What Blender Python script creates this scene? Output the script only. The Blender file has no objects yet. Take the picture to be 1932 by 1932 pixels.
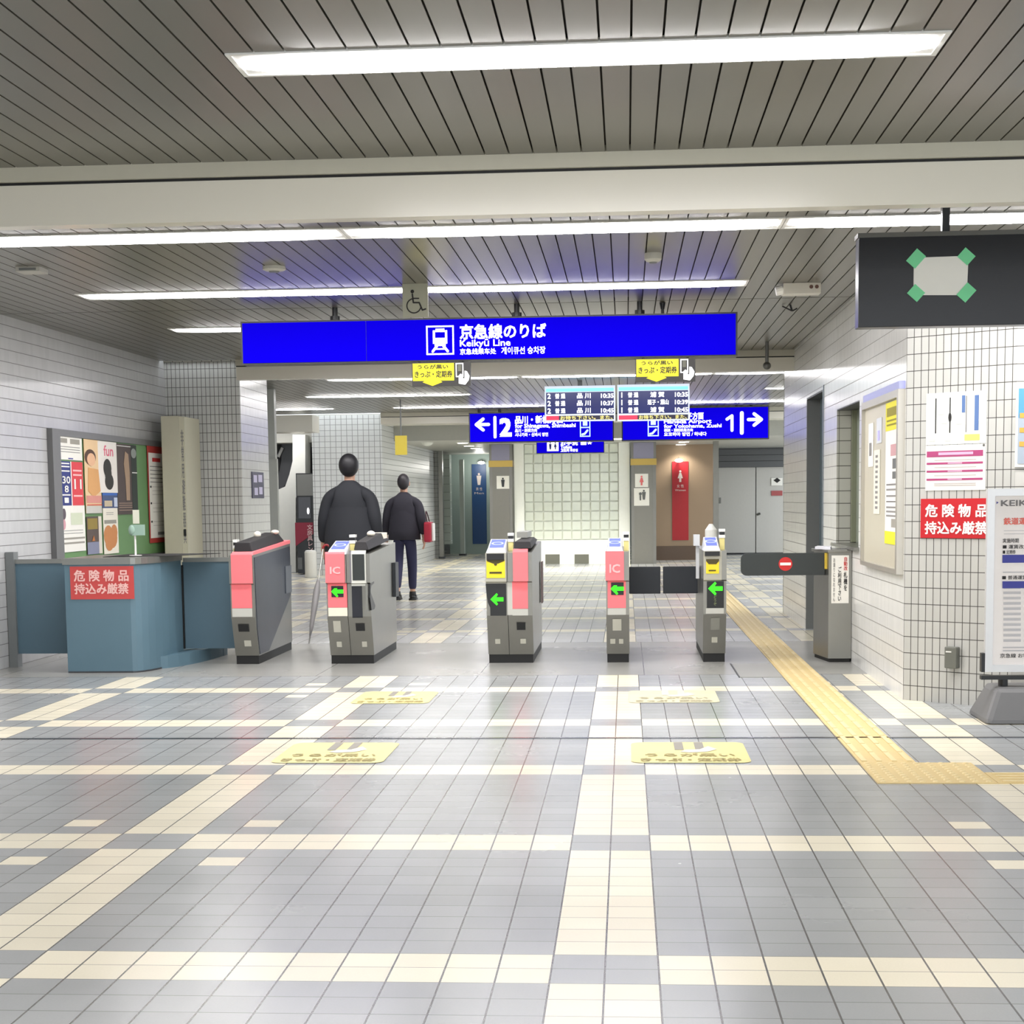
import bpy, bmesh, math, random
from mathutils import Vector, Matrix
random.seed(7)
SC = bpy.context.scene
COL = SC.collection

# ------------------------------------------------------------------ camera, world, exposure
H = 1.32                                   # eye height
FPX, CYP = 3050.0, 1233.81                 # focal length and principal row in 1932 px frame
CM = [[0.9975, 0.0701, -0.0118], [-0.0051, -0.0954, -0.9954], [-0.0709, 0.9930, -0.0948]]
cd = bpy.data.cameras.new('camera'); cam = bpy.data.objects.new('camera', cd); COL.objects.link(cam)
r, d, f = [Vector(v).normalized() for v in CM]
cam.matrix_world = Matrix(((r.x, -d.x, -f.x, 0), (r.y, -d.y, -f.y, 0), (r.z, -d.z, -f.z, H), (0, 0, 0, 1)))
cd.sensor_width = 36.0; cd.lens = FPX / 1932 * 36.0; cd.shift_y = (CYP - 966) / 1932
cd.clip_start = 0.05; cd.clip_end = 200
SC.camera = cam
w = bpy.data.worlds.new('world'); SC.world = w; w.use_nodes = True
w.node_tree.nodes['Background'].inputs[0].default_value = (0.9, 0.95, 1, 1)
w.node_tree.nodes['Background'].inputs[1].default_value = 2.1
SC.view_settings.view_transform = 'Standard'; SC.view_settings.look = 'None'
SC.view_settings.gamma = 1.0; SC.view_settings.use_curve_mapping = False
SC.view_settings.exposure = 0.18
LAMP = 26.0                                # brightness of the fluorescent strips

# ------------------------------------------------------------------ pixel -> place
def ray(px, py):
    a, b = (px - 966) / FPX, (py - CYP) / FPX
    return Vector([CM[0][i] * a + CM[1][i] * b + CM[2][i] for i in range(3)])
EYE = Vector((0, 0, H))
def at(px, py, Y): d = ray(px, py); return EYE + d * (Y / d.y)
def atx(px, py, X): d = ray(px, py); return EYE + d * (X / d.x)
def atz(px, py, z=0.0): d = ray(px, py); return EYE + d * ((z - H) / d.z)

# ------------------------------------------------------------------ materials
def lin(c): return tuple(((v / 255) / 12.92 if v <= 10.3 else ((v / 255 + .055) / 1.055) ** 2.4) for v in c)
MATS = {}
def mat(name, c, rough=.5, metal=0., emit=0., var=.03, scale=18., spec=.5, alpha=None, coat=0.):
    """plain painted / plastic / metal surface with a faint procedural unevenness"""
    if name in MATS: return MATS[name]
    m = bpy.data.materials.new(name); m.use_nodes = True; nt = m.node_tree; b = nt.nodes['Principled BSDF']
    col = (*lin(c), 1)
    b.inputs['Roughness'].default_value = rough; b.inputs['Metallic'].default_value = metal
    b.inputs['Specular IOR Level'].default_value = spec; b.inputs['Coat Weight'].default_value = coat
    if emit:
        b.inputs['Base Color'].default_value = (*[v * .3 for v in col[:3]], 1)
        b.inputs['Emission Color'].default_value = col; b.inputs['Emission Strength'].default_value = emit
    elif var:
        tc = nt.nodes.new('ShaderNodeTexCoord'); n = nt.nodes.new('ShaderNodeTexNoise'); n.inputs['Scale'].default_value = scale
        r_ = nt.nodes.new('ShaderNodeMapRange'); r_.inputs[3].default_value = 1 - var; r_.inputs[4].default_value = 1 + var
        mx = nt.nodes.new('ShaderNodeVectorMath'); mx.operation = 'SCALE'; mx.inputs[0].default_value = col[:3]
        nt.links.new(tc.outputs['Object'], n.inputs['Vector']); nt.links.new(n.outputs['Fac'], r_.inputs[0])
        nt.links.new(r_.outputs[0], mx.inputs['Scale']); nt.links.new(mx.outputs[0], b.inputs['Base Color'])
    else: b.inputs['Base Color'].default_value = col
    if alpha is not None:
        b.inputs['Transmission Weight'].default_value = alpha; b.inputs['IOR'].default_value = 1.45
    MATS[name] = m; return m

class NX:
    """tiny helper for node maths"""
    def __init__(s, nt): s.nt = nt
    def m(s, op, a, b=None, c=None):
        n = s.nt.nodes.new('ShaderNodeMath'); n.operation = op
        for i, v in enumerate((a, b, c)):
            if v is None: continue
            if isinstance(v, (int, float)): n.inputs[i].default_value = v
            else: s.nt.links.new(v, n.inputs[i])
        return n.outputs[0]
    def mix(s, f, a, b):
        n = s.nt.nodes.new('ShaderNodeMix'); n.data_type = 'RGBA'
        for k, v in ((0, f), (6, a), (7, b)):
            if isinstance(v, tuple): n.inputs[k].default_value = v
            elif isinstance(v, (int, float)): n.inputs[k].default_value = v
            else: s.nt.links.new(v, n.inputs[k])
        return n.outputs[2]
    def pos(s):
        g = s.nt.nodes.new('ShaderNodeNewGeometry'); p = s.nt.nodes.new('ShaderNodeSeparateXYZ')
        s.nt.links.new(g.outputs['Position'], p.inputs[0]); return p.outputs

def tile_wall(name, ux, uy, pu, pv, ou=0., ov=0., c=(214, 214, 210), j=(84, 82, 78), rough=.22, wu=.07, wv=.045, ju=1.):
    """glazed tile on an upright wall; u runs along (ux, uy)"""
    m = bpy.data.materials.new(name); m.use_nodes = True; nt = m.node_tree; b = nt.nodes['Principled BSDF']; x = NX(nt); P = x.pos()
    u = x.m('DIVIDE', x.m('SUBTRACT', x.m('ADD', x.m('MULTIPLY', P[0], ux), x.m('MULTIPLY', P[1], uy)), ou), pu)
    v = x.m('DIVIDE', x.m('SUBTRACT', P[2], ov), pv)
    mu = x.m('MULTIPLY', x.m('LESS_THAN', x.m('PINGPONG', u, .5), wu / 2), ju)
    mv = x.m('LESS_THAN', x.m('PINGPONG', v, .5), wv / 2)
    msk = x.m('MAXIMUM', mu, mv)
    wn = nt.nodes.new('ShaderNodeTexWhiteNoise'); cb = nt.nodes.new('ShaderNodeCombineXYZ')
    nt.links.new(x.m('FLOOR', u), cb.inputs[0]); nt.links.new(x.m('FLOOR', v), cb.inputs[1]); nt.links.new(cb.outputs[0], wn.inputs[0])
    L = lin(c); c0 = (*[q * .97 for q in L], 1); c1 = (*[min(q * 1.03, 1) for q in L], 1)
    colr = x.mix(msk, x.mix(wn.outputs[0], c0, c1), (*lin(j), 1))
    nt.links.new(colr, b.inputs['Base Color'])
    nt.links.new(x.m('ADD', x.m('MULTIPLY', msk, .5), rough), b.inputs['Roughness'])
    bp = nt.nodes.new('ShaderNodeBump'); bp.inputs['Strength'].default_value = .25; bp.inputs['Distance'].default_value = .002
    nt.links.new(x.m('SUBTRACT', 1.0, msk), bp.inputs['Height']); nt.links.new(bp.outputs[0], b.inputs['Normal'])
    return m

def floor_mat():
    m = bpy.data.materials.new('floor_tiles'); m.use_nodes = True; nt = m.node_tree; b = nt.nodes['Principled BSDF']; x = NX(nt); P = x.pos()
    u = x.m('DIVIDE', x.m('ADD', P[0], .217), .151); v = x.m('DIVIDE', x.m('SUBTRACT', P[1], 4.32), .1407)
    cu, cv = x.m('FLOOR', u), x.m('FLOOR', v)
    mx = x.m('LESS_THAN', x.m('FLOORED_MODULO', cu, 12.), 1.5); my = x.m('LESS_THAN', x.m('FLOORED_MODULO', cv, 12.), 1.5)
    xor = x.m('ABSOLUTE', x.m('SUBTRACT', mx, my))
    def isin(a, per, ks):
        q = x.m('FLOORED_MODULO', a, per); o = None
        for k in ks:
            t = x.m('COMPARE', q, float(k), .2); o = t if o is None else x.m('MAXIMUM', o, t)
        return o
    iso = x.m('MULTIPLY', isin(cu, 24., (10, 15)), isin(cv, 36., (10, 15)))
    white = x.m('MAXIMUM', xor, iso)
    zone = x.m('MULTIPLY', x.m('GREATER_THAN', P[1], 12.12), x.m('LESS_THAN', P[1], 14.93))
    nz = x.m('SUBTRACT', 1.0, zone)
    white = x.m('MULTIPLY', white, nz)
    wn = nt.nodes.new('ShaderNodeTexWhiteNoise'); cb = nt.nodes.new('ShaderNodeCombineXYZ')
    nt.links.new(cu, cb.inputs[0]); nt.links.new(cv, cb.inputs[1]); nt.links.new(cb.outputs[0], wn.inputs[0])
    rnd = x.m('ADD', x.m('MULTIPLY', x.m('MULTIPLY', wn.outputs[0], nz), .1), .95)
    no = nt.nodes.new('ShaderNodeTexNoise'); no.inputs['Scale'].default_value = 1.1; no.inputs['Detail'].default_value = 5
    g = nt.nodes.new('ShaderNodeNewGeometry'); nt.links.new(g.outputs['Position'], no.inputs['Vector'])
    fine = nt.nodes.new('ShaderNodeTexNoise'); fine.inputs['Scale'].default_value = 160.; nt.links.new(g.outputs['Position'], fine.inputs['Vector'])
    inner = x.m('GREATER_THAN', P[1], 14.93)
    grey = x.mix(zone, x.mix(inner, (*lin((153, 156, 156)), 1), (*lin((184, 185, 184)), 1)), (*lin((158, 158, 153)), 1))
    base = x.mix(white, grey, (*lin((233, 225, 201)), 1))
    k = x.m('MULTIPLY', rnd, x.m('ADD', x.m('MULTIPLY', no.outputs[0], .16), x.m('ADD', x.m('MULTIPLY', fine.outputs[0], .10), .87)))
    sc = nt.nodes.new('ShaderNodeVectorMath'); sc.operation = 'SCALE'; nt.links.new(base, sc.inputs[0]); nt.links.new(k, sc.inputs['Scale'])
    ju = x.m('MULTIPLY', x.m('LESS_THAN', x.m('PINGPONG', u, .5), .019), x.m('MULTIPLY', nz, 1.0))
    jv = x.m('MULTIPLY', x.m('LESS_THAN', x.m('PINGPONG', v, .5), .015), x.m('MULTIPLY', nz, .7))
    z1 = x.m('MULTIPLY', zone, x.m('LESS_THAN', x.m('PINGPONG', x.m('DIVIDE', x.m('SUBTRACT', P[0], .13), 1.25), .5), .003))
    z2 = x.m('MULTIPLY', x.m('LESS_THAN', x.m('ABSOLUTE', x.m('SUBTRACT', P[1], 12.12)), .012), .5)
    z3 = x.m('MULTIPLY', x.m('LESS_THAN', x.m('ABSOLUTE', x.m('SUBTRACT', P[1], 14.93)), .015), .4)
    jn = x.m('MAXIMUM', x.m('MAXIMUM', ju, jv), x.m('MAXIMUM', x.m('MULTIPLY', z1, .7), x.m('MAXIMUM', z2, z3)))
    nt.links.new(x.mix(jn, sc.outputs[0], (*lin((74, 74, 72)), 1)), b.inputs['Base Color'])
    nt.links.new(x.m('ADD', x.m('MULTIPLY', no.outputs[0], .18), .16), b.inputs['Roughness'])
    bp = nt.nodes.new('ShaderNodeBump'); bp.inputs['Strength'].default_value = .08; bp.inputs['Distance'].default_value = .002
    nt.links.new(x.m('SUBTRACT', 1.0, jn), bp.inputs['Height']); nt.links.new(bp.outputs[0], b.inputs['Normal'])
    return m

STEEL = mat('brushed_steel', (142, 141, 135), .32, .85, var=.06, scale=6)
STEEL_D = mat('dark_steel', (112, 112, 108), .4, .6, var=.08, scale=5)
WHITE = mat('white_paint', (232, 231, 226), .45)
PAPER = mat('white_paper', (244, 242, 234), .7, var=.015)
BLACK = mat('black_plastic', (24, 25, 27), .35)
BLACK_M = mat('matt_black', (16, 16, 16), .6)
PINK = mat('pink_panel', (246, 118, 124), .4, var=.02)
YELLOW = mat('yellow_sticker', (238, 214, 40), .45)
PALEYEL = mat('pale_yellow_plastic', (226, 214, 140), .4)
RED = mat('red_sign', (190, 24, 34), .45)
GREY = mat('grey_plastic', (108, 110, 108), .5)
DGREY = mat('charcoal', (58, 60, 64), .45)
BEIGE = mat('beige_enamel', (196, 192, 170), .4)
CREAM = mat('cream_panel', (206, 200, 180), .35, var=.02)
INK = mat('black_ink', (34, 32, 32), .7, var=0)
GREYINK = mat('grey_ink', (140, 138, 136), .7, var=0)
WHITEINK = mat('white_ink', (246, 244, 238), .6, var=0)
REDINK = mat('red_ink', (206, 60, 60), .6, var=0)
BLUEINK = mat('blue_ink', (62, 66, 150), .6, var=0)
BSIGN = mat('blue_backlit_face', (14, 2, 216), .5, emit=.78, spec=.0)
WSIGN = mat('white_backlit_lettering', (255, 255, 255), .4, emit=1.6)
GREENLED = mat('green_arrow_light', (52, 255, 20), .4, emit=1.3)
LIGHTM = mat('fluorescent_light', (255, 252, 252), .5, emit=LAMP)

# ------------------------------------------------------------------ planes to draw on
class PL:
    def __init__(s, O, u, v): s.O = Vector(O); s.u = Vector(u).normalized(); s.v = Vector(v).normalized(); s.n = s.u.cross(s.v)
    def w(s, a, b, l=0.): return s.O + s.u * a + s.v * b + s.n * l
    def px(s, x, y):
        d = ray(x, y); t = (s.O - EYE).dot(s.n) / d.dot(s.n); q = EYE + d * t - s.O; return q.dot(s.u), q.dot(s.v)
    def box(s, x0, y0, x1, y1):            # pixel box -> a0,b0,a1,b1
        a0, b1 = s.px(x0, y0); a1, b0 = s.px(x1, y1); return a0, b0, a1, b1
def PY(Y): return PL((0, Y, 0), (1, 0, 0), (0, 0, 1))
def PXL(X): return PL((X, 0, 0), (0, 1, 0), (0, 0, 1))
def PXR(X): return PL((X, 0, 0), (0, -1, 0), (0, 0, 1))
PFLOOR = PL((0, 0, 0), (1, 0, 0), (0, 1, 0))

# ------------------------------------------------------------------ mesh builder
class MB:
    def __init__(s): s.b = bmesh.new()
    def poly(s, pts):
        vs = [s.b.verts.new(p) for p in pts]
        try: s.b.faces.new(vs)
        except ValueError: pass
        return s
    def hull8(s, p):                       # p: 4 bottom + 4 top points
        v = [s.b.verts.new(q) for q in p]
        for f_ in ((3, 2, 1, 0), (4, 5, 6, 7), (0, 1, 5, 4), (1, 2, 6, 5), (2, 3, 7, 6), (3, 0, 4, 7)): s.b.faces.new([v[i] for i in f_])
        return s
    def box(s, x0, x1, y0, y1, z0, z1):
        return s.hull8([(x0, y0, z0), (x1, y0, z0), (x1, y1, z0), (x0, y1, z0), (x0, y0, z1), (x1, y0, z1), (x1, y1, z1), (x0, y1, z1)])
    def pbox(s, P, a0, b0, a1, b1, l0, l1):
        c = ((a0, b0), (a1, b0), (a1, b1), (a0, b1))
        return s.hull8([P.w(a, b, l0) for a, b in c] + [P.w(a, b, l1) for a, b in c])
    def prism(s, pts, ext):                # pts 3d loop, extruded by vector ext
        ext = Vector(ext); a = [s.b.verts.new(p) for p in pts]; c = [s.b.verts.new(Vector(p) + ext) for p in pts]; n = len(pts)
        s.b.faces.new(a[::-1]); s.b.faces.new(c)
        for i in range(n): s.b.faces.new((a[i], a[(i + 1) % n], c[(i + 1) % n], c[i]))
        return s
    def pprism(s, P, pts, l0, l1): return s.prism([P.w(a, b, l0) for a, b in pts], P.n * (l1 - l0))
    def tube(s, p0, p1, r0, r1=None, n=12, caps=True):
        r1 = r0 if r1 is None else r1; p0, p1 = Vector(p0), Vector(p1); d = (p1 - p0).normalized()
        e = d.orthogonal().normalized(); g = d.cross(e); A, B = [], []
        for i in range(n):
            t = 2 * math.pi * i / n; o = e * math.cos(t) + g * math.sin(t)
            A.append(s.b.verts.new(p0 + o * r0)); B.append(s.b.verts.new(p1 + o * r1))
        for i in range(n): s.b.faces.new((A[i], A[(i + 1) % n], B[(i + 1) % n], B[i]))
        if caps: s.b.faces.new(A[::-1]); s.b.faces.new(B)
        return s
    def lathe(s, c, prof, n=20, ax=(0, 0, 1)):   # prof: (radius, height)
        ax = Vector(ax).normalized(); e = ax.orthogonal().normalized(); g = ax.cross(e); c = Vector(c); R = []
        for r_, h in prof:
            R.append([s.b.verts.new(c + ax * h + (e * math.cos(2 * math.pi * i / n) + g * math.sin(2 * math.pi * i / n)) * max(r_, 1e-4)) for i in range(n)])
        for A, B in zip(R, R[1:]):
            for i in range(n): s.b.faces.new((A[i], A[(i + 1) % n], B[(i + 1) % n], B[i]))
        s.b.faces.new(R[0][::-1]); s.b.faces.new(R[-1]); return s
    def ball(s, c, rx, ry, rz, n=16, m=10):
        c = Vector(c); rows = []
        for j in range(1, m):
            t = math.pi * j / m
            rows.append([s.b.verts.new(c + Vector((rx * math.sin(t) * math.cos(2 * math.pi * i / n), ry * math.sin(t) * math.sin(2 * math.pi * i / n), rz * math.cos(t)))) for i in range(n)])
        T, B = s.b.verts.new(c + Vector((0, 0, rz))), s.b.verts.new(c - Vector((0, 0, rz)))
        for i in range(n): s.b.faces.new((T, rows[0][i], rows[0][(i + 1) % n])); s.b.faces.new((B, rows[-1][(i + 1) % n], rows[-1][i]))
        for A, C_ in zip(rows, rows[1:]):
            for i in range(n): s.b.faces.new((A[i], C_[i], C_[(i + 1) % n], A[(i + 1) % n]))
        return s
    # flat drawing
    def fpoly(s, P, pts, l): return s.poly([P.w(a, b, l) for a, b in pts])
    def frect(s, P, a0, b0, a1, b1, l): return s.fpoly(P, ((a0, b0), (a1, b0), (a1, b1), (a0, b1)), l)
    def disk(s, P, a, b, r, l, n=20, rb=None):
        rb = rb or r; return s.fpoly(P, [(a + r * math.cos(2 * math.pi * i / n), b + rb * math.sin(2 * math.pi * i / n)) for i in range(n)], l)
    def ring(s, P, a, b, r0, r1, l, n=28, t0=0., t1=2 * math.pi):
        for i in range(n):
            q0, q1 = t0 + (t1 - t0) * i / n, t0 + (t1 - t0) * (i + 1) / n
            s.fpoly(P, ((a + r0 * math.cos(q0), b + r0 * math.sin(q0)), (a + r1 * math.cos(q0), b + r1 * math.sin(q0)), (a + r1 * math.cos(q1), b + r1 * math.sin(q1)), (a + r0 * math.cos(q1), b + r0 * math.sin(q1))), l)
        return s
    def stroke(s, P, pts, wd, l):
        for i, ((a0, b0), (a1, b1)) in enumerate(zip(pts, pts[1:])):
            L = math.hypot(a1 - a0, b1 - b0) or 1e-6; nx, ny = -(b1 - b0) / L * wd / 2, (a1 - a0) / L * wd / 2
            s.fpoly(P, ((a0 - nx, b0 - ny), (a1 - nx, b1 - ny), (a1 + nx, b1 + ny), (a0 + nx, b0 + ny)), l + i * 2e-5)
        for a, b in pts: s.disk(P, a, b, wd / 2, l + 1e-4, 12)
        return s
    def rrect(s, P, a0, b0, a1, b1, r, l):
        p = []
        for cx, cy, t in ((a1 - r, b1 - r, 0), (a0 + r, b1 - r, 1), (a0 + r, b0 + r, 2), (a1 - r, b0 + r, 3)):
            for k in range(5): q = (t + k / 4) * math.pi / 2; p.append((cx + r * math.cos(q), cy + r * math.sin(q)))
        return s.fpoly(P, p, l)
    def frame(s, P, a0, b0, a1, b1, wd, l):
        s.frect(P, a0, b0, a1, b0 + wd, l); s.frect(P, a0, b1 - wd, a1, b1, l); s.frect(P, a0, b0, a0 + wd, b1, l); return s.frect(P, a1 - wd, b0, a1, b1, l)
    def fbox(s, P, a0, b0, a1, b1, wl, wb, wr_, wt, l0, l1):
        s.pbox(P, a0, b0, a1, b0 + wb, l0, l1); s.pbox(P, a0, b1 - wt, a1, b1, l0, l1)
        s.pbox(P, a0, b0 + wb, a0 + wl, b1 - wt, l0, l1); return s.pbox(P, a1 - wr_, b0 + wb, a1, b1 - wt, l0, l1)
    def build(s, name, m, parent=None, smooth=False, bevel=0.):
        if bevel: bmesh.ops.bevel(s.b, geom=s.b.edges[:], offset=bevel, segments=2, affect='EDGES', profile=.6, clamp_overlap=True)
        me = bpy.data.meshes.new(name); s.b.to_mesh(me); s.b.free(); me.materials.append(m)
        if smooth: me.polygons.foreach_set('use_smooth', [True] * len(me.polygons))
        return link(bpy.data.objects.new(name, me), parent)

def depth_loc(p):
    v = Vector((0, 0, 0))
    while p: v += p.location; p = p.parent
    return v
def link(o, parent=None):
    COL.objects.link(o)
    if parent: o.parent = parent; o.location = -depth_loc(parent)
    return o
def tag(o, label, cat, group=None):
    o['label'] = label; o['category'] = cat
    if group: o['group'] = group
    return o
def thing(name, loc, label, cat, group=None):
    o = bpy.data.objects.new(name, None); COL.objects.link(o); o.location = loc; o.empty_display_size = .1
    return tag(o, label, cat, group)
def struct(name, mb, m, parent=None, smooth=False):
    o = mb.build(name, m, parent, smooth)
    if not parent: o['kind'] = 'structure'
    return o

def text(P, s, a0, b0, a1, b1, m, parent, l=.002, name='lettering', bold=.0, keep=False):
    """lettering fitted into a box on plane P"""
    cu = bpy.data.curves.new('t', 'FONT'); cu.body = s; cu.size = 1.0; cu.resolution_u = 2
    o = bpy.data.objects.new('t', cu); COL.objects.link(o)
    dg = bpy.context.evaluated_depsgraph_get(); me = bpy.data.meshes.new_from_object(o.evaluated_get(dg)); bpy.data.objects.remove(o); bpy.data.curves.remove(cu)
    if not len(me.vertices): return None
    xs = [v.co.x for v in me.vertices]; ys = [v.co.y for v in me.vertices]
    x0, x1, y0, y1 = min(xs), max(xs), min(ys), max(ys)
    sx = (a1 - a0) / max(x1 - x0, 1e-6); sy = (b1 - b0) / max(y1 - y0, 1e-6)
    if keep: sx = sy = min(sx, sy)
    ox = a0 + ((a1 - a0) - sx * (x1 - x0)) / 2
    pts = [(ox + (v.co.x - x0) * sx, b0 + (v.co.y - y0) * sy) for v in me.vertices]
    fs = [tuple(p.vertices) for p in me.polygons]; V, F = [], []
    k = bold * .8; sh = ((0, 0),) if not bold else ((-k, -k), (k, -k), (-k, k), (k, k))
    for i, (dx, dy) in enumerate(sh):
        n = len(V); V += [P.w(a + dx * sx, b + dy * sy, l + i * .0002) for a, b in pts]; F += [tuple(n + j for j in f_) for f_ in fs]
    me = bpy.data.meshes.new(name); me.from_pydata(V, [], F); me.materials.append(m)
    return link(bpy.data.objects.new(name, me), parent)
def vtext(P, s, a, b1, b0, wd, m, parent, l=.002, bold=.02):
    """upright column of characters, read downwards"""
    n = len(s); st = (b1 - b0) / n
    return text(P, '\n'.join(s), a - wd / 2, b0, a + wd / 2, b1, m, parent, l, bold=bold)

def arrow(mb, P, a0, b0, a1, b1, l, left=True):
    """fat arrow: shaft and two barbs"""
    h = b1 - b0; cb = (b0 + b1) / 2; wd = h * .22
    tip, tail, barb = (a0, a1, a0 + h * .5) if left else (a1, a0, a1 - h * .5)
    k = wd * .6 if left else -wd * .6
    mb.stroke(P, ((tip + k, cb), (tail - (wd / 2 if left else -wd / 2), cb)), wd, l)
    mb.stroke(P, ((barb + k, b1 - wd / 2), (tip + k, cb)), wd, l + 2e-4); mb.stroke(P, ((tip + k, cb), (barb + k, b0 + wd / 2)), wd, l + 4e-4)

def man(mb, P, a, b, h, l, skirt=False):
    mb.disk(P, a, b + h * .9, h * .1, l, 14)
    if skirt: mb.fpoly(P, ((a - h * .08, b + h * .78), (a + h * .08, b + h * .78), (a + h * .22, b + h * .32), (a - h * .22, b + h * .32)), l); mb.frect(P, a - h * .09, b, a + h * .09, b + h * .32, l)
    else: mb.fpoly(P, ((a - h * .2, b + h * .78), (a + h * .2, b + h * .78), (a + h * .15, b + h * .36), (a + h * .11, b), (a - h * .11, b), (a - h * .15, b + h * .36)), l)

ZC = 2.87
WL, WR = -5.06, 1.786
# ================================================================== structure
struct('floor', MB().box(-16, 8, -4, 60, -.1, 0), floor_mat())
SLAT = mat('ceiling_slats', (108, 105, 95), .3, .25, var=.03, scale=3, spec=.6)
def slats(name, x0, x1, y0, y1):
    mb = MB(); p = .1083; k = math.floor((x0 - .025) / p)
    while .025 + k * p < x1:
        a = max(.025 + k * p + .004, x0); b = min(.025 + (k + 1) * p - .004, x1)
        if b > a: mb.box(a, b, y0, y1, ZC, ZC + .015)
        k += 1
    o = struct(name, mb, SLAT)
    struct('slat_backing', MB().box(x0, x1, y0, y1, ZC + .03, ZC + .05), mat('ceiling_void', (52, 46, 38), .8), o)
    return o
slats('ceiling', WL, 6, -4, 7.46)
slats('ceiling', WL, 6, 7.57, 12.985)
slats('ceiling', WL, 3, 13.005, 17.5)
slats('ceiling', -9.5, 3, 17.66, 28.5)
struct('trim_4', MB().box(WL, 6, 12.985, 13.005, ZC + .004, ZC + .05), BLACK_M)
BEAM = mat('beam_enamel', (226, 221, 206), .22, var=.02, scale=2, spec=.6)
def beam(name, x0, x1, y0, y1, zb):
    o = struct(name, MB().box(x0, x1, y0 + .03, y1, zb, ZC + .05), BEAM)
    struct('cornice', MB().box(x0, x1, y0, y0 + .06, ZC - .065, ZC + .03), mat('cornice_paint', (196, 192, 174), .4), o)
    struct('reveal', MB().box(x0, x1, y0 + .022, y0 + .05, ZC - .076, ZC - .0655), BLACK_M, o)
    return o
beam('trim_1', WL, 6, 7.44, 7.57, 2.61)
beam('trim_2', -4.22, 1.8, 17.5, 17.66, 2.655)
beam('trim_3', at(718, 800, 28.5).x, 3.5, 28.5, 29.2, 2.675)
# walls
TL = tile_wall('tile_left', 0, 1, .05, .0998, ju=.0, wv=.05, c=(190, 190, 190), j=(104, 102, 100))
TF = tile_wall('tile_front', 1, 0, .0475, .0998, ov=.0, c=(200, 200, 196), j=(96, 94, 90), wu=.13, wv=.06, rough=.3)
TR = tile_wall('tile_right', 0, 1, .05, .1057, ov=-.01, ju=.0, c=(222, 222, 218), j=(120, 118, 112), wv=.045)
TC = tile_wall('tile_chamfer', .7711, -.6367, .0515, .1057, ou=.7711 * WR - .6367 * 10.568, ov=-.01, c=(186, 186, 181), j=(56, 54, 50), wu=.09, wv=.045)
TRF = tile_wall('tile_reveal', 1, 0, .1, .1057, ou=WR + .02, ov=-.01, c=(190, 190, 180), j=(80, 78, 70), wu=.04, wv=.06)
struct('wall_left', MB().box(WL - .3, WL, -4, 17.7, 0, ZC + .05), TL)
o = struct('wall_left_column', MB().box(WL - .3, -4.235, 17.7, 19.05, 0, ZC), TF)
struct('column_side', MB().box(-4.236, -4.225, 17.701, 19.05, 0, ZC), tile_wall('tile_colside', 0, 1, .05, .0998, ju=0., c=(222, 222, 220), j=(130, 128, 126), wv=.05), o)
mb = MB()
for y0, y1, z0, z1 in ((10.568, 12.65, 0, ZC), (12.65, 14.0, 0, .915), (12.65, 14.0, 2.05, ZC), (14.0, 14.95, 0, ZC), (14.95, 16.32, 2.285, ZC), (16.32, 18.62, 0, ZC)):
    mb.box(WR, WR + .5, y0, y1, z0, z1)
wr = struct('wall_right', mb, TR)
struct('wall_end', MB().box(WR - .004, WR + .5, 18.62, 18.632, 0, ZC), TRF, wr)
ca, cb_ = Vector((WR, 10.568, 0)), Vector((2.3616, 10.0927, 0))
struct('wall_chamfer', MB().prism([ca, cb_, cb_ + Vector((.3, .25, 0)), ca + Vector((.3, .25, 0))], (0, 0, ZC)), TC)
struct('wall_front_right', MB().box(2.3616, 8, 10.0927, 10.4, 0, ZC), tile_wall('tile_frontright', 1, 0, .1, .1057, ou=2.36, ov=-.01, c=(194, 192, 185), j=(66, 64, 60), wu=.045))
# door in the right wall
dr = struct('door_1', MB().box(WR + .13, WR + .17, 14.95, 16.32, 0, 2.285), mat('blue_grey_door', (104, 122, 130), .35))
struct('door_reveal', MB().box(WR + .002, WR + .13, 16.3, 16.322, 0, 2.285), mat('grey_reveal', (112, 114, 112), .4), dr)
struct('door_lintel', MB().box(WR + .002, WR + .13, 14.95, 16.3, 2.27, 2.287), DGREY, dr)
struct('door_jamb', MB().box(WR - .006, WR + .13, 14.9, 14.955, 0, 2.32), mat('jamb_blue', (108, 120, 128), .35), dr)
struct('door_handle', MB().box(WR + .09, WR + .132, 15.02, 15.14, 1.0, 1.03), STEEL, dr)
# service window recess
wi = struct('window_1', MB().box(WR + .16, WR + .17, 12.65, 14.0, .915, 2.05), mat('pale_green_glass', (150, 158, 146), .12, spec=.8))
struct('window_reveal', MB().box(WR + .001, WR + .16, 13.985, 14.001, .915, 2.05), TRF, wi)
struct('window_soffit', MB().box(WR + .001, WR + .16, 12.66, 13.985, 2.04, 2.052), DGREY, wi)
struct('window_frame', MB().box(WR + .12, WR + .162, 13.93, 13.985, .93, 2.04).box(WR + .12, WR + .162, 13.0, 13.05, .93, 2.04), mat('green_grey_frame', (128, 132, 108), .4), wi)
struct('window_sill', MB().box(WR - .04, WR + .16, 12.6, 14.04, .9, .925), STEEL, wi)
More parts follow.
